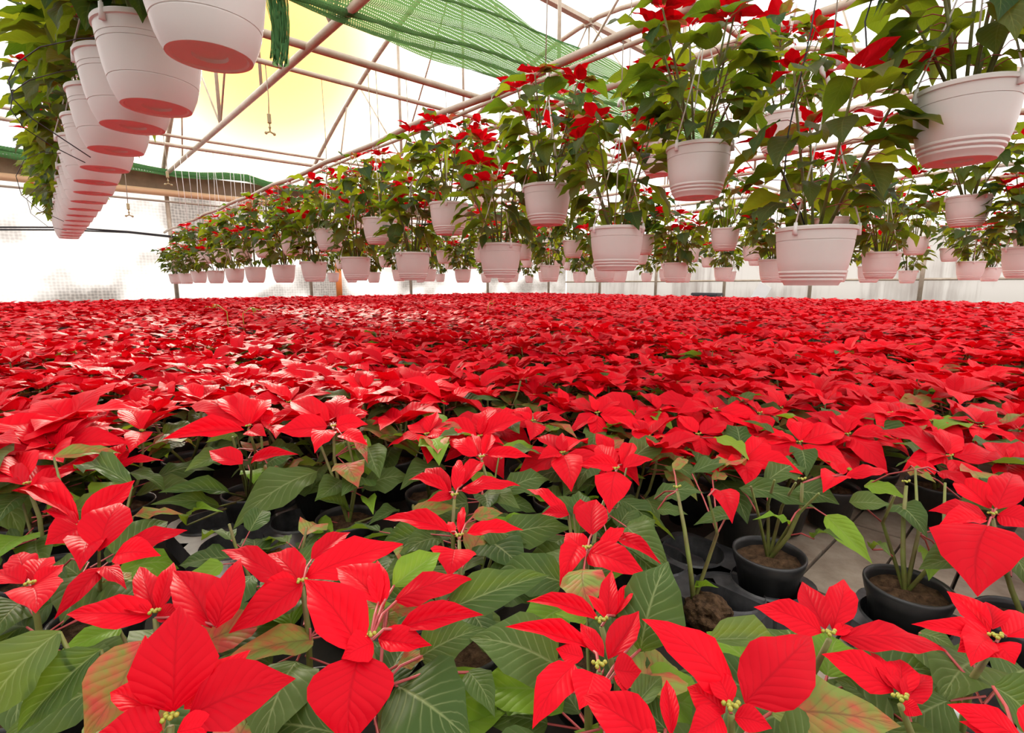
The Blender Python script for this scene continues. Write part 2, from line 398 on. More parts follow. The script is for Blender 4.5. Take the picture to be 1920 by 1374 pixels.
# boards laid on the floor near the front of the bed
rg = random.Random(5)
pb = MB(); pb.box((-0.21, -0.0575, -0.03), (0.21, 0.0575, 0.0)); plank_me = pb.mesh('plank', MAT['wood'], False)
for iy in range(-2, 21):
    y = -0.2 + iy * 0.122
    for ix in range(0, 9):
        x = -0.3 + ix * 0.425 + (0.2 if iy % 2 else 0)
        gp_ = proj(Vector((x, y, 0)))
        if not gp_ or not (1290 < gp_[0] < 2150 and gp_[1] > 860): continue
        obj('plank', plank_me, fl, T((x + 0.004 * rg.random(), y, -0.004 * rg.random())) @ Matrix.Rotation(rg.uniform(-0.01, 0.01), 4, 'Z'))
# roof film
v = []; f = []
NS = 36
def roof_strip(ya, yb, name):
    vs_, fs = [], []
    xs = [-4.0, 0, 4, 8, 12, XF]
    for i in range(NS + 1):
        y = ya + (yb - ya) * i / NS
        for x in xs: vs_.append((x, y, roof_z(y) + 0.06))
    nx = len(xs)
    for i in range(NS):
        for j in range(nx - 1): fs.append((i * nx + j, i * nx + j + 1, (i + 1) * nx + j + 1, (i + 1) * nx + j))
    return mesh_from(name, vs_, fs, MAT['roof'])
tag(obj('ceiling', roof_strip(Y0, Y1, 'ceiling')), 'translucent white arched film roof over the flower bed', 'roof', kind='structure')
tag(obj('ceiling', roof_strip(Y0 - 14.3, Y0, 'ceiling')), 'translucent white film roof of the adjoining bay', 'roof', kind='structure')
# left wall (bubble film) and right end wall (dirty sheet below, film above)
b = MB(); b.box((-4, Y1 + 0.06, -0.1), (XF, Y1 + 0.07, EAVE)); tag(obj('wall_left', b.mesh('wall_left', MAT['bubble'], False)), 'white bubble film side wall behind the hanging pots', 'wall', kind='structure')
b = MB(); b.box((XF, Y0 - 14, -0.1), (XF + 0.012, Y1, EYE + 1.38)); tag(obj('wall_right', b.mesh('wall_right', MAT['sheet'], False)), 'grey streaked translucent end wall on the right', 'wall', kind='structure')
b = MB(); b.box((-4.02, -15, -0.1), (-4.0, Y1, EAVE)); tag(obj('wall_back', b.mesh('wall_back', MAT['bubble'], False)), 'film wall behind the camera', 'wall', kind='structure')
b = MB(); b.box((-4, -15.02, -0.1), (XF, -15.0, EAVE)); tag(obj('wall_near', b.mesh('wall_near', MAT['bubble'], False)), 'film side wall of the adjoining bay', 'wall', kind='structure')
vs_, fs = [], []
for i in range(NS + 1):
    y = Y0 + (Y1 - Y0) * i / NS
    vs_ += [(XF + 0.006, y, EYE + 1.38), (XF + 0.006, y, roof_z(y) + 0.06)]
    if i: fs.append((2 * i - 2, 2 * i, 2 * i + 1, 2 * i - 1))
tag(obj('wall_end', mesh_from('wall_end', vs_, fs, MAT['roof'])), 'white film gable above the end wall', 'wall', kind='structure')

# trusses
def truss(x, lab):
    r = empty('roof_truss', (x, 7.25, 0)); o = Vector((x, 7.25, 0))
    def P(name, pts, rad, seg=8):
        q = MB(); q.tube([Vector(p) - o for p in pts], rad, seg); return part(name, q.mesh(name, MAT['pipe']), r)
    P('hoop', [(x, Y0 + (Y1 - Y0) * i / 28, roof_z(Y0 + (Y1 - Y0) * i / 28)) for i in range(29)], 0.046)
    tz = EYE + 2.43
    P('tie_pipe', [(x, Y0, tz), (x, 7, tz - 0.02), (x, Y1, tz)], 0.042)
    P('post', [(x, Y1, -0.1), (x, Y1, EAVE)], 0.045)
    P('post', [(x, Y0, -0.1), (x, Y0, EAVE)], 0.045)
    for y in (9.3, 5.1): P('strut', [(x, y, tz), (x, y, roof_z(y))], 0.028, 6)
    for ya, yb in ((12.3, 11.6), (9.3, 11.0), (9.3, 7.25), (5.1, 7.25), (5.1, 3.2), (2.2, 2.8)):
        P('brace', [(x, ya, tz), (x, yb, roof_z(yb))], 0.016, 6)
    P('king_strut', [(x, 7.25, tz), (x, 7.25, APEX)], 0.02, 6)
    q = MB(); q.box((-0.05, -0.09, APEX - 0.09), (0.05, 0.09, APEX + 0.03)); part('ridge_clamp', q.mesh('ridge_clamp', MAT['pipe'], False), r)
    tag(r, lab, 'truss', 'steel roof trusses')
for x, lab in ((-0.9, 'steel roof truss over the left edge of the bed, nearest the camera'), (2.3, 'steel roof truss whose post stands left of the long hanging row'),
               (5.5, 'second steel roof truss, its arch rising behind the middle of the hanging row'), (8.7, 'third steel roof truss, behind the green shade net'),
               (11.9, 'fourth steel roof truss, deep under the roof'), (15.1, 'last steel roof truss in front of the end wall')):
    truss(x, lab)
def pipe_thing(name, pts, r, lab, cat, group=None, mat='pipe', seg=8):
    q = MB(); o = Vector(pts[0]); q.tube([Vector(p) - o for p in pts], r, seg)
    ob = obj(name, q.mesh(name, MAT[mat]), None, T(o)); return tag(ob, lab, cat, group)
TZ = EYE + 2.46
for y, r, lab in ((5.7, 0.044, 'thick long roof pipe crossing above the middle of the bed'), (6.4, 0.030, 'thin long roof pipe beside the thick one, sprinkler hanging from it'),
                  (10.5, 0.026, 'upper of two long pipes running towards the left wall'), (11.2, 0.034, 'lower of two long pipes running near the left wall'), (2.6, 0.026, 'long roof pipe nearest the camera overhead')):
    pipe_thing('purlin_pipe', [(-4, y, TZ), (2, y, TZ - 0.03), (6, y, TZ), (11, y, TZ - 0.03), (XF, y, TZ)], r, lab, 'pipe', 'long roof pipes')
q = MB(); q.box((-4, 7.19, APEX - 0.05), (XF, 7.31, APEX + 0.03)); tag(obj('ridge_beam', q.mesh('ridge_beam', MAT['pipe'], False)), 'ridge beam along the top of the arched roof', 'beam')
# end wall posts and rail
for y, lab in ((12.6, 'grey post of the end wall near the far corner'), (10.1, 'grey post of the end wall, second from the far corner'), (7.6, 'grey post in the middle of the end wall'),
               (5.1, 'grey post of the end wall right of the middle'), (2.6, 'grey post of the end wall nearest the right edge')):
    pipe_thing('wall_post', [(XF - 0.08, y, -0.1), (XF - 0.08, y, EYE + 1.5)], 0.05, lab, 'post', 'end wall posts')
pipe_thing('wall_rail', [(XF - 0.06, -1, EYE + 0.10), (XF - 0.06, Y1, EYE + 0.03)], 0.03, 'horizontal rail along the grey end wall', 'rail')
# eave: board, roller tube, cable, rolled cloth
q = MB(); q.box((-4, Y1 - 0.10, EYE + 2.10), (XF - 0.1, Y1 + 0.03, EYE + 2.46)); tag(obj('eave_board', q.mesh('eave_board', MAT['eave'], False)), 'brown eave board along the top of the left wall', 'board')
pipe_thing('roller_tube', [(-4, Y1 - 0.2, EYE + 2.02), (XF - 0.2, Y1 - 0.2, EYE + 2.02)], 0.075, 'tan roller tube below the eave board', 'tube', mat='roller', seg=12)
pipe_thing('eave_cable', [(-4, Y1 - 0.35, EYE + 1.84), (4, Y1 - 0.35, EYE + 1.80), (XF - 0.2, Y1 - 0.35, EYE + 1.84)], 0.022, 'thin dark pipe running under the roller tube', 'pipe', mat='wire')
for k, dz in ((0, 0.0), (1, 0.035)):
    pipe_thing('wall_cable', [(-4 + i * 1.1, Y1 - 0.1, EYE + 1.06 + dz + 0.10 * math.sin(i * 1.7 + k * 0.4) * 0.5) for i in range(9)], 0.018,
               ('lower', 'upper')[k] + ' of two dark cables sagging along the left wall', 'cable', 'cables along the left wall', 'black_tube', 6)
rg = random.Random(3)
def net_sheet(name, path, lab, cat='shade net', fold_n=9, mat='net'):
    """gathered cloth: path = list of (centre, half width vector, droop)"""
    V, F, U = [], [], []
    m = 28
    o = Vector(path[0][0])
    for i, (c, hw, droop) in enumerate(path):
        c = Vector(c); hw = Vector(hw)
        for j in range(m + 1):
            s = j / m * 2 - 1
            p = c + hw * s + Vector((0, 0, -droop * (1 - s * s))) + Vector((0, 0, 0.035 * math.sin(s * fold_n * 1.5 + i * 0.35))) + hw.normalized() * 0.02 * math.sin(s * 21 + i * .6)
            V.append(p - o); U.append((j / m, i / (len(path) - 1)))
    for i in range(len(path) - 1):
        for j in range(m):
            a = i * (m + 1) + j; F.append((a, a + 1, a + m + 2, a + m + 1))
    return tag(obj(name, mesh_from(name, V, F, MAT[mat], True, U), None, T(o)), lab, cat)
path = []
for i in range(44):
    u = i / 43; x = 1.72 + u * 7.0; g = min(1.0, u / 0.10)
    path.append(((x, 5.02 - 0.55 * g + 0.04 * math.sin(i * 0.5), EYE + 2.56 - 0.06 * math.sin(u * math.pi * 3) ** 2 - 0.05 * u),
                 (0.0, 0.06 + (0.20 - 0.06 * u) * g, -(0.03 + (0.20 - 0.05 * u) * g)), (0.10 - 0.05 * u) * g))
net_sheet('shade_net', path, 'green gathered shade net slung under the roof above the hanging row', fold_n=9)
path = []
for i in range(10):
    u = i / 9
    path.append(((1.78 + 0.03 * math.sin(u * 3), 5.06 + 0.03 * u, EYE + 2.56 - 0.60 * u), (0.075 - 0.02 * u, -0.03, 0.0), 0.0))
net_sheet('net_end', path, 'loose green net strip dangling from the roof at upper left', fold_n=6)
path = []
for i in range(40):
    x = -4 + i * 0.5
    path.append(((x, Y1 - 0.30, EYE + 2.42 + 0.04 * math.sin(i * 1.3) - (0.05 if i % 7 == 3 else 0)), (0, 0.16, 0.05), -0.12 - 0.03 * math.sin(i * 0.9)))
net_sheet('rolled_net', path, 'rolled green shade net lying along the eave of the left wall', fold_n=7)
# orange post, crate, panel standing in for a bright light patch by the far walls
p = at_y(637, 560, Y1 - 0.25); pipe_thing('orange_post', [(p.x, p.y, -0.03), (p.x, p.y, EYE + 0.62)], 0.085, 'orange post standing at the far left wall behind the bed', 'post', mat='orange', seg=12)
def rounded_box(name, lo, hi, mat, bev):
    bm = bmesh.new(); bmesh.ops.create_cube(bm, size=1)
    for vv in bm.verts: vv.co = Vector((lo[0] + (hi[0] - lo[0]) * (vv.co.x + .5), lo[1] + (hi[1] - lo[1]) * (vv.co.y + .5), lo[2] + (hi[2] - lo[2]) * (vv.co.z + .5)))
    bmesh.ops.bevel(bm, geom=list(bm.edges), offset=bev, segments=2, affect='EDGES')
    me = bpy.data.meshes.new(name); bm.to_mesh(me); bm.free(); me.materials.append(MAT[mat]); return me
p = at_x(1325, 553, XF - 0.5)
cr = empty('crate', (p.x, p.y, 0)); part('body', rounded_box('body', (-0.2, -0.42, -0.03), (0.2, 0.42, p.z - 0.02), 'crate', 0.03), cr)
part('lid', rounded_box('lid', (-0.22, -0.44, p.z - 0.02), (0.22, 0.44, p.z + 0.07), 'crate', 0.02), cr)
tag(cr, 'dark crate with lid at the foot of the grey end wall', 'crate')
p = at_x(1432, 548, XF - 0.2)
bl = (p.z + 0.22) / math.cos(.5); sh = MB(); sh.box((-0.012, -0.2, 0), (0.012, 0.2, bl)); tag(obj('bright_patch_panel', sh.mesh('bright_patch_panel', MAT['bright_patch'], False), None, T((p.x, p.y + math.sin(.5) * bl * .85, 0)) @ Matrix.Rotation(0.5, 4, 'X')), 'small white panel standing in for a bright light patch at the end wall', 'board')  # white panel added in place of a bright patch of light

# ------------------------------------------------------------------ hanging baskets
PD, PH = 0.27, 0.21
R_ = PD / 2
def pot_mesh(pr):
    q = MB(); q.lathe([(r * R_ if r > .002 else r, z) for r, z in pr], 48); me = q.mesh('pot', MAT['white_pot']); me.set_sharp_from_angle(angle=math.radians(26)); return me
BASE_ = [(0.001, 0.010), (.26, 0.010), (.28, 0.003), (.56, 0.003), (.59, 0.0), (.655, 0.0)]
LIP_ = [(.958, .1935), (.998, .1955), (1.0, .205), (.985, .209), (.95, .209), (.92, .19), (.88, .17)]
def ridge(r, z, h): return [(r - .016, z - h), (r + .002, z - h * .55), (r + .002, z + h * .1), (r - .008, z + h * .3)]
POT_ME = pot_mesh(BASE_ + [(.69, .010)] + ridge(.745, .024, .008) + ridge(.785, .037, .008) + ridge(.818, .050, .008) + [(.845, .066), (.872, .085), (.900, .110), (.922, .135), (.938, .1575), (.926, .1578), (.926, .1615), (.941, .1618), (.951, .180)] + LIP_)
POT_B = pot_mesh(BASE_ + [(.70, .012), (.775, .036), (.822, .0600), (.812, .0603), (.812, .0635), (.826, .0638), (.868, .09), (.902, .12), (.926, .1455), (.916, .1458), (.916, .1490), (.929, .1493), (.937, .1600), (.927, .1603), (.927, .1630), (.940, .1633), (.951, .180)] + LIP_)
q = MB(); q.lathe([(0.001, 0.178), (R_ * 0.5, 0.186), (R_ * 0.91, 0.178)], 24); SOIL_ME = q.mesh('soil', MAT['soil'])
HOOK_UP = 0.46
def strap_mesh(ang):
    q = MB(); a = Vector((R_ * 0.99 * math.cos(ang), R_ * 0.99 * math.sin(ang), 0.19)); top = Vector((0, 0, PH + HOOK_UP))
    q.tube([a + Vector((0, 0, -0.012)), a + Vector((0, 0, 0.03))], [0.009, 0.006], 6)
    q.tube([a + Vector((0, 0, 0.03)), a.lerp(top, 0.5), top], 0.0028, 5)
    return q.mesh('strap', MAT['strap'])
STRAPS = [strap_mesh(2.094 * i + 0.6) for i in range(3)]
q = MB(); z0 = PH + HOOK_UP
q.tube([(0, 0, z0 - 0.02), (0, 0.004, z0 + 0.02), (0.012, 0.004, z0 + 0.05), (0.03, 0, z0 + 0.07), (0.035, 0, z0 + 0.10), (0.02, 0, z0 + 0.125), (-0.005, 0, z0 + 0.128), (-0.022, 0, z0 + 0.11), (-0.024, 0, z0 + 0.09)], 0.0075, 6); HOOK_ME = q.mesh('hook', MAT['strap'])

def hanging_proto(seed, joined=False):
    """one hanging basket at the origin (bottom of the pot): pot > soil, straps, hook, stems > leaves and bracts"""
    rg = random.Random(seed)
    r = empty('hanging_poinsettia')
    if joined:
        FV, FF, FU, BV, BF, BU = [], [], [], [], [], []
    pot = part('pot', POT_ME, r); part('soil', SOIL_ME, r, pot)
    for s in STRAPS: part('strap', s, r)
    part('hook', HOOK_ME, r)
    nst = rg.randint(6, 8)
    items = []
    stems = MB() if joined else None
    for i in range(nst):
        an = i / nst * 6.283 + rg.uniform(-0.4, 0.4)
        out = Vector((math.cos(an), math.sin(an), 0))
        H = rg.uniform(0.32, 0.58); lean = rg.uniform(0.05, 0.19)
        pts = [out * 0.03 + Vector((0, 0, 0.18)), out * (0.04 + lean * 0.35) + Vector((0, 0, 0.18 + H * 0.4)), out * (0.05 + lean * 0.7) + Vector((0, 0, 0.18 + H * 0.75)), out * (0.05 + lean) + Vector((0, 0, 0.18 + H))]
        sm = MB(); sm.tube(pts, [0.0058, 0.005, 0.0045, 0.0035], 6)
        leaves = []
        nl = rg.randint(9, 11)
        for k in range(nl):
            f_ = 0.16 + 0.80 * k / (nl - 1)
            fi = f_ * 3; a0 = min(2, int(fi)); base = pts[a0].lerp(pts[a0 + 1], fi - a0)
            la = an + rg.uniform(-1.5, 1.5) + (2.4 * k if f_ > 0.85 else 0)
            d = Vector((math.cos(la), math.sin(la), 0))
            pl = rg.uniform(0.04, 0.085); pe = base + d * pl + Vector((0, 0, rg.uniform(0.0, 0.03)))
            sm.m = 1; sm.tube([base, base.lerp(pe, 0.6) + Vector((0, 0, 0.008)), pe], 0.0016, 4, False); sm.m = 0
            L = rg.uniform(0.125, 0.20) * (0.8 if f_ < 0.3 else 1.0); drop = rg.uniform(-0.1, 0.9) if f_ > 0.4 else rg.uniform(0.1, 1.3)
            tip = pe + (d * math.cos(drop) + Vector((0, 0, -math.sin(drop)))) * L
            leaves.append(('h', pe, tip, L * rg.uniform(0.50, 0.66), rg.uniform(-0.5, 0.5)))
        topk = rg.random()
        nb = rg.randint(5, 8) if topk < 0.85 else 0
        for k in range(nb):
            la = k * 6.283 / max(1, nb) + rg.uniform(-0.4, 0.4); d = Vector((math.cos(la), math.sin(la), rg.uniform(-0.2, 0.55))).normalized()
            L = rg.uniform(0.075, 0.135); bs = pts[3] + d * 0.012
            leaves.append(('m' if rg.random() < 0.16 else 'r', bs, bs + d * L, L * rg.uniform(0.45, 0.6), rg.uniform(-0.5, 0.5)))
        if joined:
            stems.add(sm.v, sm.f)  # far plants: stems and stalks in one
            for kd, bs, tp, wd, ro in leaves:
                V, F, U = leaf_arrays(rg.randrange(99), W=0.5, arch=0.10, fold=0.15, nu=5, nv=2)
                mt = leaf_matrix(bs, tp, wd, 0.5, Vector((0, 0, 1)), ro)
                LV, LF, LU = (FV, FF, FU) if kd == 'h' else (BV, BF, BU)
                k0 = len(LV); LV += [mt @ Vector(x) for x in V]; LF += [tuple(a + k0 for a in q_) for q_ in F]; LU += U
        else:
            st = part('stem', sm.mesh('stem', [MAT['stem'], MAT['petiole']]), r)
            for kd, bs, tp, wd, ro in leaves: add_leaf(kd, bs, tp, wd, Vector((0, 0, 1)), r, st, None, rg, ro)
    if joined:
        part('stems', stems.mesh('stems', MAT['stem']), r)
        tag(part('foliage', mesh_from('foliage', FV, FF, MAT['h'], True, FU), r), kind='stuff')
        tag(part('bracts', mesh_from('bracts', BV, BF, MAT['r'], True, BU), r), kind='stuff')
    return r
HP = [hanging_proto(100 + i) for i in range(7)]
HJ = [hanging_proto(200 + i, True) for i in range(4)]
USED = set()
WIRES = {}
def basket(i, x, y, h, label, group, far=False, wire=0.0, rot=None, pot_me=None):
    pr = (HJ if far else HP)[i % (len(HJ) if far else len(HP))]
    if pr in USED: o = copy_tree(pr)
    else: o = pr; USED.add(pr)
    rg = random.Random(i * 17 + int(x * 50))
    o.matrix_basis = T((x, y, EYE + h)) @ Matrix.Rotation(rg.uniform(0, 6.28) if rot is None else rot, 4, 'Z')
    tag(o, label, 'hanging plant', group)
    if pot_me:
        for ch in o.children:
            if ch.name.startswith('pot'): ch.data = pot_me
    if wire > 0.02:
        k = round(wire, 2)
        if k not in WIRES:
            q = MB(); q.tube([(0, 0, PH + HOOK_UP + 0.12), (0, 0, PH + HOOK_UP + 0.12 + k)], 0.0028, 5); WIRES[k] = q.mesh('hanging_wire', MAT['wire'])
        c = obj('hanging_wire', WIRES[k], o)
    return o
PIPE_H = {}
def row(tag_, x, lows, highs, hl, hh, ph, desc, group, far=False, wob=0.0):
    rg = random.Random(int(x * 100))
    for k, y in enumerate(lows):
        h = hl[k] if k < len(hl) else hl[-1] + rg.uniform(-0.015, 0.02)
        basket(k * 2 + int(x * 7), x + rg.uniform(-wob, wob), y, h, f'white poinsettia pot, {ORD[k]} low-hung from the camera {desc}', group, far, ph - (h + PH + HOOK_UP + 0.12))
    for k, y in enumerate(highs):
        h = hh[k] if k < len(hh) else hh[-1] + rg.uniform(-0.015, 0.02)
        basket(k * 2 + 1 + int(x * 7), x + rg.uniform(-wob, wob), y, h, f'white poinsettia pot, {ORD[k]} high-hung from the camera {desc}', group, far, ph - (h + PH + HOOK_UP + 0.12))
    z = EYE + ph
    pts = [(x, -1.5 + i * 0.5, z + 0.012 * math.sin(i * 1.9 + x)) for i in range(32)]
    pipe_thing('hanging_pipe', pts, 0.023, f'long steel pipe carrying the pots {desc}', 'pipe', 'pot hanging pipes')
stp = lambda a, d, n: [a + d * i for i in range(n)]
row('A', 2.12, [.67, 1.56, 2.44, 3.47, 4.45, 5.44, 6.37, 7.48, 8.5, 9.66, 10.9, 12.07, 13.2], [.29, 1.15, 2.04, 2.98, 3.99, 5.0, 6.0, 7.0, 8.0, 9.1, 10.3, 11.5],
    [-.01, .06, .03, .02, .02, .01, .0, .0, .0, -.01], [.366, .36, .32, .33, .32, .31], 1.13, 'in the long front row', 'pots in the long front row')
for k, (y, x) in enumerate(zip([1.39, 1.88, 2.16, 2.58, 3.02, 3.44, 3.86, 4.3, 4.75, 5.2, 5.65, 6.1, 6.55, 7.0, 7.45, 7.9], [.335, .30, .272, .262, .258, .25] + [.262] * 10)):
    basket(k + 3, x, y, 0.505, f'white pot of poinsettia, {ORD[k]} from the camera in the left-hand file of pots', 'pots in the left file', wire=0.1, pot_me=POT_B)
pipe_thing('hanging_pipe', [(0.27, -1.5 + i, EYE + 1.40 + 0.01 * math.sin(i * 2.1)) for i in range(16)], 0.019, 'long steel pipe carrying the left-hand file of pots', 'pipe', 'pot hanging pipes')
for k, y in enumerate([1.25, 2.05, 2.84, 4.0, 4.9, 5.8, 6.8, 7.8]):
    basket(k + 2, 3.25, y, 0.74, f'white pot of poinsettia, {ORD[k]} in the highest file, half hidden behind the front row', 'pots in the highest file', wire=0.13)
pipe_thing('hanging_pipe', [(3.25, -1.5 + i, EYE + 1.66 + 0.01 * math.sin(i * 1.7)) for i in range(16)], 0.019, 'highest steel pipe, carrying pots behind the front row', 'pipe', 'pot hanging pipes')
row('C', 4.95, [.25, 1.07, 1.88, 2.88, 3.8, 4.7, 5.6, 6.6, 7.6, 8.6, 9.6, 10.6, 11.6, 12.6], [.59, 1.45, 2.36, 3.3, 4.3, 5.2, 6.1, 7.1, 8.1, 9.1, 10.1, 11.1],
    [.03, .03, .0, .0, .01], [.40, .33, .31, .31], 1.13, 'in the second row', 'pots in the second row', wob=0.012)
row('D', 7.78, stp(.83, .96, 13), stp(.4, .96, 13), [.03, .0, .01], [.35, .33], 1.13, 'in the third row', 'pots in the third row', True, 0.012)
row('E', 10.6, stp(.9, 1.0, 13), stp(1.4, 1.0, 12), [.02, -.01, .01], [.33], 1.13, 'in the far row by the end wall', 'pots in the far row', True, 0.012)

# ------------------------------------------------------------------ sprinklers, wires, tubes
def sprinkler(x, y, zt, zb, lab):
    r = empty('sprinkler', (x, y, zb))
    q = MB(); q.tube([(0, 0, 0.2), (0.01, 0, (zt - zb) * .5), (0, 0, zt - zb)], 0.006, 5); part('tube', q.mesh('tube', MAT['wire']), r)
    q = MB(); q.lathe([(0.004, 0.115)] + [(0.024 if i % 2 else 0.020, 0.12 + i * 0.01) for i in range(11)] + [(0.004, 0.225)], 10); part('weight', q.mesh('weight', MAT['spring']), r)
    q = MB(); q.tube([(0, 0, 0.12), (0, 0, 0.03)], 0.008, 6); q.ball((0, 0, 0.075), 0.016); q.tube([(-0.04, 0, 0.012), (0, 0, 0.03), (0.04, 0, 0.012)], 0.010, 6); q.ball((-0.045, 0, 0.01), 0.018); q.ball((0.045, 0, 0.01), 0.018)
    part('nozzle', q.mesh('nozzle', MAT['spring']), r)
    tag(r, lab, 'sprinkler', 'hanging sprinklers')
sprinkler(2.09, 6.4, TZ - .01, EYE + 1.67, 'hanging sprinkler with ribbed weight left of the roof arch')
sprinkler(1.21, 11.2, TZ - .01, EYE + 1.13, 'small hanging sprinkler in front of the bubble wall, right of the pot file')
sprinkler(1.72, 10.5, TZ - .01, EYE + 1.62, 'hanging sprinkler beside the left wall post')
sprinkler(4.4, 2.6, TZ - .01, EYE + 1.6, 'hanging sprinkler between the tall plants at upper right')
rg = random.Random(8)
for k, (px, y) in enumerate(((688, 5.7), (703, 5.7), (760, 5.7), (834, 5.7), (822, 6.4), (938, 5.7), (1023, 2.6), (985, 5.7), (600, 6.4), (1180, 2.6), (1300, 2.6), (1560, 2.6))):
    p = at_h(px, 20, 2.46); p = Vector((2.12 if k % 3 else 2.14, y, 0))
    d = ray(px, 100); x = d.x / d.y * y
    zb = EYE + 1.14
    pipe_thing('support_wire', [(x, y, zb + rg.uniform(0, .3)), (x + 0.01, y, EYE + 1.8), (x, y, TZ)], 0.004, 'thin wire hanging from the roof pipes above the pots', 'wire', 'roof wires', 'wire', 5)
for k in range(15):
    x = 2.0 + k * 0.092 + rg.uniform(-.02, .02); y = 11.2
    pipe_thing('hanging_string', [(x, y, EYE + rg.uniform(0.9, 1.5)), (x + rg.uniform(-.06, .06), y, TZ)], 0.004, 'pale string hanging in front of the brown eave board', 'string', 'strings at the eave', 'strap', 5)
for k, (y, pp) in enumerate(((1.9, ((240, 70), (150, 72), (75, 88), (32, 118), (16, 150), (24, 185), (60, 222), (120, 262), (170, 295))),
                             (2.3, ((180, 125), (110, 135), (55, 150), (24, 172), (20, 205), (45, 240), (100, 275), (160, 305))),
                             (3.6, ((140, 290), (80, 285), (45, 300), (30, 330), (40, 365), (75, 395), (120, 415))),
                             (5.0, ((130, 345), (75, 345), (50, 372), (58, 400), (90, 425), (125, 432))))):
    pipe_thing('drip_tube', [at_y(px, py, y) for px, py in pp], 0.0016, f'thin drip tube looping out left of the pot file, {ORD[k]} from the camera', 'tube', 'drip tubes', 'black_tube', 5)
pts = [at_x(px, py, xx) for px, py, xx in ((1535, -30, 2.0), (1520, 60, 2.0), (1500, 150, 1.98), (1478, 250, 1.97), (1470, 330, 1.97), (1482, 370, 2.0), (1502, 400, 2.05), (1509, 425, 2.1))]
pipe_thing('drip_tube', pts, 0.0026, 'black drip tube hanging down into the large low pot', 'tube', 'drip tubes', 'black_tube', 6)
pts = [at_x(px, py, 2.0) for px, py in ((1640, -20), (1622, 40), (1625, 90), (1660, 120), (1700, 140))]
pipe_thing('drip_tube', pts, 0.0026, 'black drip tube curving towards the biggest pot at upper right', 'tube', 'drip tubes', 'black_tube', 6)

# ------------------------------------------------------------------ bed plants
BR = 0.066
q = MB(); q.lathe([(0.001, 0.0), (BR * 0.72, 0.0), (BR * 0.95, 0.082), (BR * 0.99, 0.084), (BR * 1.06, 0.104), (BR * 1.06, 0.110), (BR * 1.0, 0.111), (BR * 0.96, 0.100), (BR * 0.94, 0.08)], 28); BPOT = q.mesh('pot', MAT['black_pot'])
def soil_mesh():
    rg = random.Random(4); q = MB(); seg = 20
    V = [(0, 0, 0.098)]; F = []
    for i, rr in enumerate((0.3, 0.6, 0.94)):
        for k in range(seg):
            an = 6.283 * k / seg; V.append((BR * rr * math.cos(an), BR * rr * math.sin(an), 0.092 + rg.uniform(-0.005, 0.005)))
    for k in range(seg): F.append((0, 1 + k, 1 + (k + 1) % seg))
    for i in range(2):
        for k in range(seg):
            a = 1 + i * seg + k; b_ = 1 + i * seg + (k + 1) % seg; F.append((a, a + seg, b_ + seg, b_))
    return mesh_from('soil', V, F, MAT['soil'])
BSOIL = soil_mesh()
q = MB()
for i in range(7):
    a = i * 2.4; rr = 0.003 + 0.0013 * i; q.ball((math.cos(a) * rr * .6, math.sin(a) * rr * .6, 0.002 + 0.0012 * (i % 3)), 0.0023, 6, 4)
BEADS = q.mesh('flower_centre', MAT['bead'])
POTZ = 0.012
def pot_of(r, local=Vector((0, 0, 0)), wear=0):
    p = part('pot', BPOT, r, None, T(local)); part('soil', BSOIL, r, p, T(local), T(local)); return p

def auto_head(r, c, R, rg, nb=None, tilt=None, kinds=('r',), up=0.15, rel_root=None):
    """one flower head: centre beads > ring of bracts; c is in root space"""
    m = T(c); hd = part('flower_centre', BEADS, r, None, m)
    nb = nb or rg.randint(6, 8); a0 = rg.uniform(0, 6.28)
    tl = tilt or Vector((rg.uniform(-.2, .2), rg.uniform(-.2, .2), 1)).normalized()
    q_ = Vector((0, 0, 1)).rotation_difference(tl).to_matrix()
    for k in range(nb):
        inner = k >= 5
        a = a0 + (k * 6.283 / 5 if not inner else (k - 5) * 6.283 / 3 + 0.6) + rg.uniform(-.3, .3)
        L = R * (rg.uniform(0.8, 1.1) if not inner else rg.uniform(0.45, 0.7))
        el = rg.uniform(-0.25, 0.22) + up + (0.35 if inner else 0)
        d = q_ @ Vector((math.cos(a) * math.cos(el), math.sin(a) * math.cos(el), math.sin(el)))
        bs = Vector(c) + d * 0.008
        kd = rg.choice(kinds)
        add_leaf(kd, bs, bs + d * L, L * rg.uniform(0.46, 0.62), tl, r, hd, m, rg, rg.uniform(-.35, .35))
    return hd

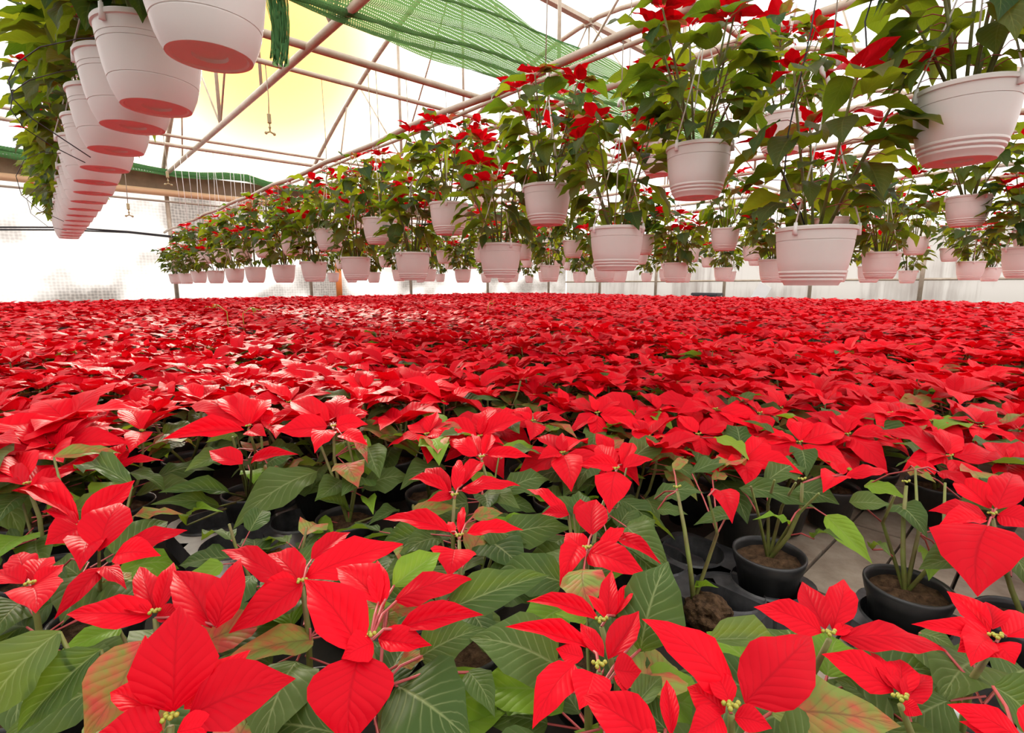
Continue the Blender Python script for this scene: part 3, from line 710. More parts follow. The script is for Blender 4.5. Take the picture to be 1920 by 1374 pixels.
def bed_proto(seed, heads, leaves, low=False):
    rg = random.Random(seed); r = empty('poinsettia'); pot_of(r, Vector((0, 0, POTZ)))
    top0 = 0.275
    stems = []
    tops = []
    for i in range(max(1, heads)):
        an = i * 6.283 / max(1, heads) + rg.uniform(-.4, .4); off = (0.02 if heads == 1 else rg.uniform(0.06, 0.115))
        tp = Vector((math.cos(an) * off, math.sin(an) * off, top0 + rg.uniform(-.055, .03))); tops.append(tp)
        sm = MB(); bs = Vector((math.cos(an) * .008, math.sin(an) * .008, 0.10))
        pts = [bs, bs.lerp(tp, .4) + Vector((math.cos(an) * .018, math.sin(an) * .018, 0)), bs.lerp(tp, .75) + Vector((math.cos(an) * .012, math.sin(an) * .012, 0)), tp]
        sm.tube(pts, [.0045, .004, .0036, .003], 6); stems.append((sm, pts, an))
    jobs = []
    for k in range(leaves):
        sm, pts, an = stems[k % len(stems)]
        f_ = 0.25 + 0.62 * rg.random(); a = an + rg.uniform(-1.6, 1.6); d = Vector((math.cos(a), math.sin(a), 0))
        bs = pts[0].lerp(pts[3], f_); pe = bs + d * rg.uniform(.03, .06) + Vector((0, 0, .01))
        sm.m = 1; sm.tube([bs, pe], .0015, 4, False); sm.m = 0
        L = rg.uniform(.095, .145); dr = rg.uniform(-.1, .6)
        jobs.append((k % len(stems), 'y' if rg.random() < .10 else ('m' if rg.random() < .12 else 'g'), pe, pe + (d * math.cos(dr) - Vector((0, 0, math.sin(dr)))) * L, L * rg.uniform(.48, .62), rg.uniform(-.4, .4)))
    so_ = [part('stem', s[0].mesh('stem', [MAT['stem'], MAT['petiole']]), r) for s in stems]
    for si, kd, bs, tp, wd, ro in jobs: add_leaf(kd, bs, tp, wd, Vector((0, 0, 1)), r, so_[si], None, rg, ro)
    if not low:
        for tp in tops[:heads]: auto_head(r, tp + Vector((0, 0, .004)), rg.uniform(.105, .145), rg)
    return r

# explicit front plants: leaves traced on the photograph, each given its own place in space.
# (label, pot pixel, [ (head x, y, height below eye, [ (kind, base x, y, tip x, y, width px) ... ]) ... ])
FRONT = [
 ('big red poinsettia at the bottom centre, broad bract hanging towards the camera', (690, 1235), [(692, 1195, -.370, [
   ('r', 678, 1224, 570, 1086, 98), ('r', 676, 1226, 655, 1402, 150), ('r', 712, 1132, 630, 1064, 74), ('r', 718, 1140, 708, 1050, 42), ('r', 739, 1128, 888, 1086, 60),
   ('r', 747, 1180, 907, 1153, 50), ('r', 709, 1197, 810, 1210, 52), ('m', 743, 1248, 827, 1226, 32), ('m', 720, 1144, 668, 1128, 26), ('m', 725, 1146, 786, 1138, 34), ('m', 722, 1150, 743, 1190, 36),
   ('y', 736, 1100, 826, 1036, 66), ('g', 842, 1142, 1031, 1078, 78), ('g', 789, 1231, 911, 1178, 78), ('g', 743, 1285, 885, 1392, 165), ('g', 877, 1258, 928, 1345, 52), ('r', 700, 1205, 640, 1235, 60)])]),
 ('red poinsettia with bright bracts left of the big bottom-centre one', (560, 1110), [(566, 1092, -.385, [
   ('r', 571, 1084, 757, 1020, 76), ('r', 583, 1050, 657, 998, 42), ('r', 545, 1108, 414, 1032, 46), ('r', 566, 1098, 500, 1040, 66), ('r', 568, 1094, 428, 1188, 70),
   ('m', 587, 1200, 408, 1248, 56), ('g', 600, 1275, 438, 1402, 108), ('g', 575, 1120, 480, 1180, 44), ('r', 560, 1100, 480, 1110, 50)])]),
 ('small red poinsettia head above the large upright bract at lower left', (290, 1150), [(290, 1150, -.390, [
   ('r', 290, 1146, 262, 1062, 44), ('r', 297, 1146, 326, 1054, 36), ('r', 284, 1154, 124, 1152, 60), ('r', 286, 1150, 215, 1138, 20), ('r', 292, 1158, 345, 1146, 34), ('y', 225, 1176, 101, 1232, 46), ('r', 397, 1178, 324, 1070, 78), ('r', 406, 1178, 452, 1046, 66)])]),
 ('large red poinsettia at the lower left edge with a tall upright bract', (318, 1352), [(318, 1350, -.360, [
   ('r', 324, 1336, 337, 1134, 136), ('r', 352, 1345, 555, 1272, 118), ('r', 297, 1336, 272, 1190, 60), ('r', 305, 1368, 165, 1388, 95), ('r', 332, 1372, 412, 1350, 58), ('r', 297, 1340, 206, 1298, 48), ('r', 345, 1330, 470, 1218, 70),
   ('m', 268, 1200, 158, 1388, 112), ('g', 191, 1216, 32, 1375, 98), ('g', 114, 1182, -34, 1362, 116)])]),
 ('red poinsettia with long pointed bracts near the left edge of the bed', (160, 1000), [(153, 985, -.400, [
   ('r', 153, 980, 253, 900, 52), ('r', 149, 980, 20, 920, 42), ('r', 149, 984, 76, 960, 26), ('r', 153, 990, 84, 1022, 60), ('r', 185, 1034, 226, 942, 82), ('r', 229, 1030, 352, 994, 44), ('m', 248, 968, 346, 964, 20),
   ('r', 215, 1042, 302, 1042, 55), ('r', 190, 1064, 101, 1162, 40), ('r', 187, 1064, 238, 1106, 32), ('r', 165, 1010, 150, 1070, 60), ('g', 118, 1060, 54, 1202, 46), ('g', 250, 912, 138, 884, 46), ('m', 98, 858, 228, 850, 32)])]),
 ('poinsettia with a pale heart-shaped bract at the far left edge', (57, 1096), [(57, 1096, -.400, [
   ('r', 57, 1098, 67, 1150, 80), ('r', 46, 1094, -18, 1078, 42), ('r', 61, 1094, 90, 1046, 46), ('r', 65, 1094, 120, 1058, 36), ('r', 50, 1090, 30, 1040, 50), ('g', 40, 1130, -30, 1210, 70)])]),
 ('red poinsettia in the left corner of the bed, bracts cut by the frame', (52, 912), [(52, 908, -.375, [
   ('r', 54, 912, 98, 872, 50), ('r', 50, 910, -20, 890, 48), ('r', 56, 916, 146, 880, 36), ('r', 46, 905, 20, 852, 60), ('r', 58, 912, 140, 935, 34), ('y', 70, 930, 120, 918, 26), ('g', 40, 930, -10, 990, 50)])]),
 ('red poinsettia with two long side bracts, just above the centre of the front', (852, 945), [(852, 930, -.395, [
   ('r', 842, 924, 766, 900, 28), ('r', 846, 924, 798, 878, 40), ('r', 854, 920, 861, 862, 26), ('r', 863, 920, 976, 911, 34), ('r', 866, 910, 906, 868, 32), ('r', 850, 928, 800, 940, 24), ('m', 774, 962, 862, 953, 36), ('g', 903, 928, 976, 954, 52)])]),
 ('red poinsettia with a thin upright inner bract, below the two-winged one', (861, 1020), [(861, 1006, -.410, [
   ('r', 848, 998, 718, 974, 40), ('r', 875, 1000, 982, 994, 34), ('r', 861, 1000, 869, 951, 16), ('r', 852, 1004, 840, 978, 16), ('r', 852, 1030, 842, 1082, 78), ('m', 884, 970, 944, 962, 30), ('y', 940, 985, 1010, 972, 26), ('g', 930, 1012, 1073, 990, 66), ('g', 915, 1014, 986, 1072, 94), ('g', 830, 1010, 745, 1045, 50)])]),
 ('red poinsettia behind the two-winged one, above the front centre', (905, 870), [(903, 858, -.375, [
   ('r', 895, 856, 838, 828, 32), ('r', 905, 855, 921, 814, 24), ('r', 912, 853, 998, 857, 30), ('r', 900, 852, 880, 815, 26), ('y', 935, 850, 1005, 838, 30)])]),
 ('red poinsettia right of centre with a single heart-shaped drooping bract above it', (1105, 1040), [(1101, 1029, -.400, [
   ('r', 1109, 1004, 1118, 936, 64), ('r', 1105, 1036, 1218, 1087, 60), ('r', 1150, 1010, 1240, 1058, 32), ('r', 1084, 1024, 1049, 1099, 44), ('r', 1067, 968, 987, 918, 26), ('r', 1068, 965, 1015, 964, 26), ('r', 1075, 964, 1106, 944, 26), ('r', 1122, 1030, 1171, 990, 28), ('r', 1095, 1030, 1060, 1000, 44), ('m', 1094, 1066, 1110, 1157, 78), ('g', 1170, 1010, 1230, 975, 36), ('g', 1085, 1000, 1085, 920, 50)]),
   (1155, 880, -.370, [('r', 1155, 884, 1142, 963, 66), ('r', 1160, 876, 1085, 872, 34), ('r', 1165, 872, 1185, 830, 30), ('r', 1150, 874, 1120, 835, 40), ('r', 1168, 878, 1225, 862, 30), ('g', 1175, 870, 1240, 830, 56)])]),
 ('red poinsettia with slender dark inner bracts, right of the bottom centre', (1126, 1235), [(1128, 1166, -.375, [
   ('r', 1124, 1163, 987, 1128, 38), ('r', 1140, 1156, 1147, 1069, 36), ('r', 1136, 1160, 1102, 1115, 20), ('r', 1151, 1156, 1188, 1092, 28), ('y', 1100, 1160, 1040, 1150, 30)]),
   (1124, 1250, -.370, [('r', 1113, 1218, 947, 1175, 40), ('r', 1132, 1232, 1088, 1168, 34), ('r', 1140, 1236, 1198, 1145, 52), ('r', 1151, 1254, 1203, 1258, 62), ('r', 1094, 1232, 1042, 1216, 42), ('r', 1078, 1246, 998, 1367, 68), ('r', 1113, 1262, 1086, 1331, 74), ('r', 1170, 1262, 1170, 1302, 34), ('g', 1044, 1248, 880, 1196, 136), ('g', 1200, 1222, 1253, 1052, 124), ('g', 1195, 1200, 1150, 1110, 60)])]),
 ('red poinsettia cut by the bottom edge, right of the slender-bracted one', (1245, 1400), [(1240, 1392, -.350, [
   ('r', 1235, 1400, 1092, 1304, 96), ('r', 1258, 1380, 1250, 1274, 34), ('r', 1250, 1395, 1180, 1420, 70), ('g', 1250, 1370, 1172, 1300, 62), ('g', 1185, 1330, 1240, 1268, 50)])]),
 ('large red poinsettia at the bottom right with three spreading bracts', (1372, 1335), [(1372, 1328, -.355, [
   ('r', 1380, 1306, 1203, 1160, 94), ('r', 1396, 1318, 1522, 1193, 122), ('r', 1360, 1336, 1288, 1288, 74), ('r', 1352, 1342, 1290, 1376, 62), ('r', 1376, 1345, 1448, 1366, 48), ('m', 1440, 1335, 1690, 1362, 105), ('r', 1370, 1320, 1330, 1255, 50), ('g', 1326, 1200, 1472, 1212, 68)])]),
 ('four-bracted red poinsettia standing in front of the open board gap', (1556, 1200), [(1556, 1190, -.385, [
   ('r', 1548, 1180, 1504, 1090, 54), ('r', 1560, 1180, 1582, 1086, 54), ('r', 1542, 1186, 1413, 1138, 62), ('r', 1574, 1196, 1776, 1222, 58), ('r', 1562, 1190, 1600, 1176, 22), ('y', 1445, 1205, 1400, 1168, 22)])]),
 ('red poinsettia at the right edge with a broad double front bract', (1869, 1205), [(1869, 1196, -.385, [
   ('r', 1857, 1186, 1775, 1108, 44), ('r', 1855, 1194, 1708, 1170, 44), ('r', 1863, 1202, 1795, 1222, 74), ('r', 1868, 1206, 1903, 1246, 56), ('r', 1884, 1194, 1945, 1158, 62), ('r', 1861, 1180, 1848, 1128, 42), ('r', 1850, 1200, 1820, 1250, 50), ('g', 1829, 1244, 1760, 1320, 124), ('g', 1722, 1186, 1795, 1220, 36)])]),
 ('dark red poinsettia low between the four-bracted one and the bottom right corner', (1690, 1318), [(1690, 1312, -.400, [
   ('r', 1676, 1298, 1540, 1226, 72), ('r', 1684, 1296, 1630, 1222, 34), ('r', 1690, 1302, 1688, 1236, 56), ('r', 1700, 1312, 1747, 1268, 46), ('r', 1692, 1318, 1730, 1340, 34), ('g', 1680, 1342, 1562, 1272, 80), ('g', 1694, 1326, 1802, 1382, 74)])]),
 ('red poinsettia cut off by the bottom right corner', (1915, 1400), [(1915, 1392, -.370, [
   ('r', 1920, 1392, 1775, 1320, 60), ('r', 1905, 1402, 1798, 1352, 40), ('g', 1860, 1285, 1942, 1372, 104), ('r', 1925, 1380, 1990, 1330, 60)])]),
 ('leafy poinsettia in a black pot beside the bare boards, one red drooping bract', (1442, 1036), [(1505, 900, -.385, [
   ('g', 1433, 906, 1508, 874, 52), ('g', 1385, 915, 1534, 955, 40), ('g', 1485, 922, 1574, 946, 62), ('y', 1548, 965, 1636, 1057, 44), ('g', 1525, 1010, 1582, 1016, 16), ('y', 1480, 985, 1410, 975, 16), ('r', 1575, 896, 1543, 924, 46), ('r', 1585, 893, 1666, 885, 26), ('r', 1580, 890, 1560, 865, 24)])]),
 ('sparse poinsettia with three bare green stems in a black pot at right', (1703, 1097), [(1700, 905, -.385, [
   ('g', 1680, 946, 1739, 1009, 56), ('g', 1800, 936, 1928, 981, 34), ('y', 1812, 1000, 1918, 1044, 32), ('g', 1770, 1042, 1866, 1082, 34), ('y', 1746, 1040, 1741, 1089, 46), ('y', 1620, 910, 1702, 936, 32), ('g', 1592, 941, 1668, 946, 44), ('g', 1635, 1030, 1672, 1046, 20), ('r', 1752, 890, 1700, 862, 26), ('r', 1760, 885, 1830, 920, 28), ('m', 1700, 880, 1755, 905, 24)])]),
 ('tall broken poinsettia with two bare stems rising from the empty tray hole', (1300, 1110), [(1270, 915, -.385, [
   ('g', 1295, 888, 1372, 877, 32), ('g', 1225, 936, 1320, 924, 44), ('r', 1350, 920, 1373, 982, 46), ('m', 1335, 900, 1364, 892, 22), ('g', 1232, 955, 1290, 965, 26), ('m', 1262, 880, 1290, 862, 20), ('g', 1370, 965, 1300, 985, 30), ('y', 1302, 1110, 1348, 1102, 18)])]),
 ('red poinsettia at the right edge with one very large hanging heart-shaped bract', (1862, 985), [(1862, 965, -.40, [
   ('r', 1852, 985, 1833, 1119, 122), ('r', 1850, 970, 1740, 958, 44), ('r', 1870, 965, 1940, 990, 60), ('r', 1858, 955, 1790, 900, 50), ('r', 1868, 955, 1900, 890, 56), ('r', 1845, 975, 1760, 985, 40), ('g', 1880, 1030, 1935, 1110, 60)])]),
 ('red poinsettia with long arching stems left of centre, a broad leaf hanging before it', (470, 935), [(465, 800, -.345, [
   ('r', 458, 806, 304, 824, 42), ('r', 470, 800, 355, 765, 62), ('r', 465, 798, 420, 752, 50), ('r', 470, 796, 500, 752, 46), ('r', 476, 800, 520, 782, 40), ('r', 468, 806, 500, 818, 34), ('g', 595, 884, 437, 992, 76), ('g', 431, 924, 296, 924, 38), ('g', 412, 950, 281, 946, 34), ('y', 445, 815, 385, 830, 26), ('g', 420, 850, 345, 885, 40), ('y', 350, 985, 420, 960, 22), ('r', 455, 870, 392, 845, 44), ('r', 470, 870, 560, 852, 28), ('g', 500, 870, 555, 850, 50)])]),
 ('red poinsettia with a bare brown stem and red leaf stalks, left of centre', (650, 985), [(625, 800, -.345, [
   ('r', 615, 800, 518, 808, 60), ('r', 618, 795, 545, 752, 50), ('r', 625, 792, 640, 742, 48), ('r', 632, 794, 690, 772, 44), ('r', 630, 800, 690, 796, 44), ('r', 622, 806, 590, 850, 44), ('m', 680, 800, 790, 852, 34), ('g', 690, 838, 712, 898, 56), ('g', 690, 900, 640, 930, 60), ('g', 640, 900, 590, 940, 50), ('m', 675, 830, 690, 870, 24), ('g', 655, 960, 590, 935, 34), ('y', 690, 935, 700, 965, 26), ('y', 590, 982, 630, 1020, 40), ('g', 745, 955, 690, 985, 30), ('r', 640, 815, 690, 835, 36)])]),
]
front_pots = []
POT_RIM = EYE - 0.55
for fi, (lab, pp, heads) in enumerate(FRONT):
    rg = random.Random(900 + fi)
    P0 = at_h(pp[0], pp[1], -0.55 if pp[1] > 900 and fi in (18, 19, 20) else (-0.57 if fi in (22, 23) else heads[0][2]))
    root = Vector((P0.x, P0.y, 0))
    # keep front pots apart
    for _ in range(20):
        for o in front_pots:
            d = root - o
            if d.length < 0.155: root = o + (d.normalized() if d.length > 1e-4 else Vector((1, 0, 0))) * 0.157
    front_pots.append(root.copy())
    r = empty('poinsettia', root); tag(r, lab, 'poinsettia', None)
    if fi != 20: pot_of(r, Vector((0, 0, POTZ)))
    up_n = UPV
    for hx, hy, hh, lv in heads:
        c = at_h(hx, hy, hh); cl = c - root
        foot = Vector((0.006 * rg.uniform(-1, 1), 0.006 * rg.uniform(-1, 1), 0.10))
        top = cl - Vector((0, 0, 0.006))
        bow = Vector((rg.uniform(-.02, .02), rg.uniform(-.02, .02), 0))
        spts = [foot, foot.lerp(top, .35) + bow, foot.lerp(top, .7) + bow, top]
        sm = MB(); sm.tube(spts, [.0048, .0043, .0038, .003], 7); cand_pts = [p for p in spts]
        if fi in (18, 19, 20):       # the bare pots by the boards show several free stems
            extra = {18: [(1422, 965, 1408, 912), (1440, 945, 1452, 900), (1466, 950, 1492, 905), (1490, 970, 1535, 925)], 19: [(1655, 980, 1677, 930), (1722, 1000, 1716, 880), (1768, 1035, 1772, 905)], 20: [(1345, 1000, 1328, 930)]}[fi]
            for ex in extra:
                pts = [foot]
                for i in range(0, len(ex), 2): pts.append(at_h(ex[i], ex[i + 1], -0.475 + 0.05 * i) - root)
                sm.tube(pts, [.0040, .0032, .0022][:len(pts)], 6); cand_pts += [pts[0].lerp(pts[1], .5)] + pts[1:]
        if fi in (22, 23):
            for ex in ((30, 60, .02), (-40, 40, -.01)):
                pts = [foot, foot.lerp(top, .5) + RIGHT * ex[2] * 2, top + RIGHT * (ex[0] * .001) - Vector((0, 0, .02))]
                sm.tube(pts, [.004, .0035, .003], 6)
        jobs = []
        for kd, bx, by, tx, ty, wpx in lv:
            green = kd in 'gy' or (kd == 'm' and math.hypot(bx - hx, by - hy) > 45)
            db = ray(bx, by); hb = hh - (0.035 + rg.uniform(0, .03) if green else rg.uniform(0, .012))
            # base sits at the depth of the head plane unless that would throw it far off
            sc = depth(c); s_b = hb / db.z if db.z < -1e-3 else sc
            s_b = max(sc * 0.86, min(sc * 1.14, s_b))
            if green: s_b = max(s_b, sc * 0.97) + 0.02
            B = CAM + db * s_b
            dt = ray(tx, ty); s_h = hb / dt.z if dt.z < -1e-3 else s_b
            kk = max(-0.11, min(0.12, s_h / s_b - 1)) * 0.85
            Tt = CAM + dt * (s_b * (1 + kk))
            wd = wpx * s_b / FPX
            jobs.append((kd, B - root, Tt - root, wd, green))
        for kd, B, Tt, wd, green in jobs:
            if green or (B - cl).length > 0.03:
                best = min(cand_pts, key=lambda p: (p - B).length)
                if (best - B).length > (0.20 if fi in (18, 19, 20) else 0.10):
                    sm.tube([foot, Vector((B.x * .55, B.y * .55, foot.z + (B.z - foot.z) * .55)), B + (Tt - B) * .02], [.0036, .003, .002], 5, False); continue
                sm.m = 1; sm.tube([best, best.lerp(B, .5) + Vector((0, 0, .008)), B + (Tt - B) * .03], .0017, 5, False); sm.m = 0
        if fi not in (18, 19, 20):
            for k in range(9 if fi < 18 else 4):
                a = k * 2.4 + rg.uniform(-.4, .4); d = Vector((math.cos(a), math.sin(a), 0)); bs = spts[0].lerp(spts[3], rg.uniform(.35, .72))
                pe = bs + d * rg.uniform(.03, .06); L = rg.uniform(.08, .125); dr = rg.uniform(-.1, .5)
                sm.m = 1; sm.tube([bs, pe], .0016, 4, False); sm.m = 0
                jobs.append(('y' if rg.random() < .15 else 'm' if rg.random() < .1 else 'g', pe, pe + (d * math.cos(dr) - UPV * math.sin(dr)) * L, L * rg.uniform(.52, .66), True))
        st = part('stem', sm.mesh('stem', [MAT['stem'], MAT['petiole']]), r)
        hm = T(cl); hd = part('flower_centre', BEADS, r, None, hm)
        for kd, B, Tt, wd, green in jobs:
            nrm_ = (UPV * 0.75 + (CAM - (B + root)).normalized() * 0.75)
            if green: add_leaf(kd, B, Tt, wd, nrm_, r, st, None, rg, rg.uniform(-.15, .15))
            else: add_leaf(kd, B, Tt, wd, nrm_, r, hd, hm, rg, rg.uniform(-.12, .12))

# drooping plants that carry the red down towards the front in the middle and on the right
DROOP = [
 ('red poinsettia with drooping bracts above the centre of the front plants', 1000, 790, -.385), ('red poinsettia with rounded drooping bracts, right of the picture centre', 1120, 775, -.375),
 ('low red poinsettia squeezed left of the heart-shaped bract', 1055, 850, -.410), ('red poinsettia whose long bracts hang above the heart-shaped one', 1235, 770, -.375),
 ('red poinsettia with narrow hanging bracts above the bare two-stemmed plant', 1310, 815, -.395), ('red poinsettia on a tall stalk above the leafy pot', 1425, 775, -.370),
 ('pinkish red poinsettia head drooping above the leafy pot', 1500, 830, -.400), ('red poinsettia with a dark hanging bract beyond the bare boards', 1590, 815, -.390),
 ('red poinsettia standing above the sparse three-stemmed plant', 1670, 775, -.365), ('red poinsettia with stiff raised bracts towards the right edge', 1745, 790, -.370),
 ('red poinsettia with wide flat bracts near the right edge', 1840, 800, -.375), ('low pale red poinsettia at the right edge above the big heart bract', 1890, 865, -.400),
 ('small red poinsettia low between the leafy pot and the two-stemmed plant', 1395, 862, -.425), ('red poinsettia left of centre behind the two-winged one', 800, 815, -.375)]
for di, (lab, px, py, hh) in enumerate(DROOP):
    rg = random.Random(640 + di); c = at_h(px, py, hh); root = Vector((c.x, c.y, 0)) + FWD * 0.05
    for _ in range(20):
        for o in front_pots:
            d = root - o
            if d.length < 0.15: root = o + (d.normalized() if d.length > 1e-4 else FWD) * 0.152
    front_pots.append(root.copy()); r = empty('poinsettia', root); tag(r, lab, 'poinsettia'); pot_of(r, Vector((0, 0, POTZ)))
    tops = [c - root, c - root + RIGHT * rg.choice((-1, 1)) * rg.uniform(.09, .13) + FWD * rg.uniform(0, .08) - UPV * rg.uniform(-.01, .05)]
    for k, tp in enumerate(tops):
        foot = Vector((.006 * (k * 2 - 1), 0, .10)); sm = MB(); mid_ = foot.lerp(tp, .6) + Vector((rg.uniform(-.015, .015), rg.uniform(-.015, .015), 0))
        sm.tube([foot, mid_, tp], [.0045, .004, .003], 6); jobs = []
        for j in range(6):
            a = rg.uniform(0, 6.28); d = Vector((math.cos(a), math.sin(a), 0)); bs = foot.lerp(tp, rg.uniform(.5, .98)); pe = bs + d * rg.uniform(.03, .06) + UPV * .015
            sm.m = 1; sm.tube([bs, pe], .0016, 4, False); sm.m = 0; L = rg.uniform(.09, .14); dr = rg.uniform(-.3, .5)
            jobs.append((rg.choice('ggggym'), pe, pe + (d * math.cos(dr) - UPV * math.sin(dr)) * L, L * rg.uniform(.5, .64), rg.uniform(-.3, .3)))
        st = part('stem', sm.mesh('stem', [MAT['stem'], MAT['petiole']]), r)
        for kd, bs, te, wd, ro in jobs: add_leaf(kd, bs, te, wd, UPV, r, st, None, rg, ro)
        auto_head(r, tp, rg.uniform(.10, .135), rg, up=-.12, tilt=(UPV - FWD * rg.uniform(.1, .5)).normalized())

# random plants further back: 300 of the kind as things, the rest as one mass
protos = [bed_proto(300 + i, 3 + (i % 2), 12) for i in range(10)] + [bed_proto(330 + i, 3, 15) for i in range(4)]
lowp = [bed_proto(350 + i, 3, 17, True) for i in range(4)]
protos_used = set()
def place(pr, x, y, s, rot, lab, group, z=0.0):
    if pr in protos_used: o = copy_tree(pr)
    else: o = pr; protos_used.add(pr)
    o.matrix_basis = T((x, y, z)) @ Matrix.Rotation(rot, 4, 'Z') @ Matrix.Diagonal((s, s, s, 1))
    return tag(o, lab, 'poinsettia', group)
rg = random.Random(77)
cand = []
PITCHG = 0.235
for i in range(-4, 56):
    for j in range(-11, 60):
        x = (i + 0.5 * (j % 2)) * PITCHG + rg.uniform(-.045, .045); y = j * PITCHG * 0.95 + rg.uniform(-.045, .045)
        if x > 12.6 or y > 14.0 or x < -0.9 or (y < -0.4 and x < 0.9): continue
        cand.append((math.hypot(x, y), x, y))
cand.sort()
def zone(p):
    c = 'at the far left' if p[0] < 330 else 'left of centre' if p[0] < 760 else 'in the centre' if p[0] < 1160 else 'right of centre' if p[0] < 1560 else 'at the far right'
    return c
NEARB = {}
n_ind = len(front_pots); far_pts = []; near_low = []
for d, x, y in cand:
    v = Vector((x, y, 0.30)); pj = proj(v); gp = proj(Vector((x, y, 0.1)))
    if pj is None or pj[0] < -900 or pj[0] > 3600 or pj[1] > 1700: continue
    if pj[0] < -150 or pj[0] > 2070:                       # beds going on beyond the frame
        if d > 0.9 and not any((Vector((x, y, 0)) - o).length < 0.2 for o in front_pots): far_pts.append((x, y))
        continue
    if any((Vector((x, y, 0)) - o).length < (0.17 if d > 1.08 else 0.135) for o in front_pots): continue
    right = pj[0] > 1180
    if gp and 1270 < gp[0] < 1900 and gp[1] > 935: continue                    # bare boards stay bare
    lim = 1.08 if right else 1.12 if (pj[0] > 780 or pj[0] < 230) else 1.30
    if d < lim:
        if gp and 240 < gp[0] < 760 and 860 < gp[1] < 1060: continue            # open patch with bare tray at left
        near_low.append((x, y)); continue
    if n_ind < 275:
        band = 'just behind the front plants' if d < 2.0 else 'in the middle of the bed' if d < 3.4 else 'towards the back of the bed'
        sparse = right and d < 2.6
        pr = protos[10 + rg.randrange(4)] if sparse and rg.random() < .6 else protos[rg.randrange(10)]
        zn = zone(pj)
        o_ = place(pr, x, y, rg.uniform(.93, 1.08) * (1.06 if not right and d < 2 else 0.94 if d < 1.3 else 1.0), rg.uniform(0, 6.28), f'red poinsettia packed {band}, {zn} of the picture', f'poinsettias {band}, {zn}')
        if d < 2.0: NEARB.setdefault(zn, []).append((pj[0], o_))
        n_ind += 1
    else: far_pts.append((x, y))
ORDL = ['leftmost'] + ORD[1:]
for zn, lst in NEARB.items():
    for k, (_, o_) in enumerate(sorted(lst, key=lambda t: t[0])):
        o_['label'] = f'red poinsettia just behind the front plants, {zn}, {ORDL[k]}' + (' from the left there' if k else ' there')
for k, (x, y) in enumerate(near_low[:60]):
    pj = proj(Vector((x, y, .2)))
    place(lowp[k % 4], x, y, rg.uniform(.74, .90), rg.uniform(0, 6.28), 'low leafy green poinsettia without flowers tucked under the front bracts', 'low green plants under the front bracts')
for pr in protos + lowp + HP + HJ:            # drop patterns that were never set out
    if pr not in protos_used and pr not in USED:
        for o in list(pr.children_recursive) + [pr]: bpy.data.objects.remove(o, do_unlink=True)
# far mass
def far_mass(pts, name, lab):
    rg = random.Random(12); lo = {k: leaf_arrays(5 + i, W=0.54, arch=.1, fold=.15, nu=4, nv=2) for i, k in enumerate('rg')}
    VR, VG = [], []; base = {k: np.array(lo[k][0]) for k in lo}
    for x, y in pts:
        for hI in range(3):
            an = hI * 2.094 + rg.uniform(-.5, .5); off = rg.uniform(.04, .11); c = Vector((x + math.cos(an) * off, y + math.sin(an) * off, .278 + rg.uniform(-.04, .035)))
            a0 = rg.uniform(0, 6.28)
            for k in range(7):
                a = a0 + k * .8976 + rg.uniform(-.25, .25); el = rg.uniform(-.15, .4); L = rg.uniform(.085, .14); dd = Vector((math.cos(a) * math.cos(el), math.sin(a) * math.cos(el), math.sin(el)))
                m = np.array(leaf_matrix(c, c + dd * L, L * .54, .54, UPV, rg.uniform(-.3, .3))); VR.append(base['r'] @ m[:3, :3].T + m[:3, 3])
        for k in range(3):
            a = rg.uniform(0, 6.28); el = rg.uniform(-.5, .1); L = rg.uniform(.08, .12); c = Vector((x + math.cos(a) * .07, y + math.sin(a) * .07, .25 + rg.uniform(-.05, .02))); dd = Vector((math.cos(a) * math.cos(el), math.sin(a) * math.cos(el), math.sin(el)))
            m = np.array(leaf_matrix(c, c + dd * L, L * .56, .54, UPV)); VG.append(base['g'] @ m[:3, :3].T + m[:3, 3])
    n = len(lo['r'][0]); Fq = np.array(lo['r'][1], dtype=np.int64); uv = np.array(lo['r'][2], dtype=np.float32)
    nl = len(VR) + len(VG); V = np.concatenate(VR + VG).astype(np.float32)
    F = (Fq[None] + (np.arange(nl) * n)[:, None, None]).reshape(-1, 4)
    me = bpy.data.meshes.new(name); me.vertices.add(len(V)); me.vertices.foreach_set('co', V.ravel())
    me.loops.add(F.size); me.loops.foreach_set('vertex_index', F.ravel().astype(np.int32))
    me.polygons.add(len(F)); me.polygons.foreach_set('loop_start', np.arange(len(F), dtype=np.int32) * 4)
    ul = me.uv_layers.new(name='uv'); ul.data.foreach_set('uv', np.tile(uv[Fq.ravel()], (nl, 1)).ravel())
    me.materials.append(MAT['r']); me.materials.append(MAT['g'])
    mi = np.zeros(len(F), dtype=np.int32); mi[len(VR) * len(Fq):] = 1; me.polygons.foreach_set('material_index', mi)
    me.polygons.foreach_set('use_smooth', np.ones(len(F), dtype=bool)); me.update(); me.validate()
    return tag(obj(name, me), lab, 'poinsettias', kind='stuff')
far_mass(far_pts, 'poinsettia_mass', 'dense red poinsettias filling the back of the bed up to the walls')
print('individual', n_ind, 'far', len(far_pts), 'low', len(near_low))

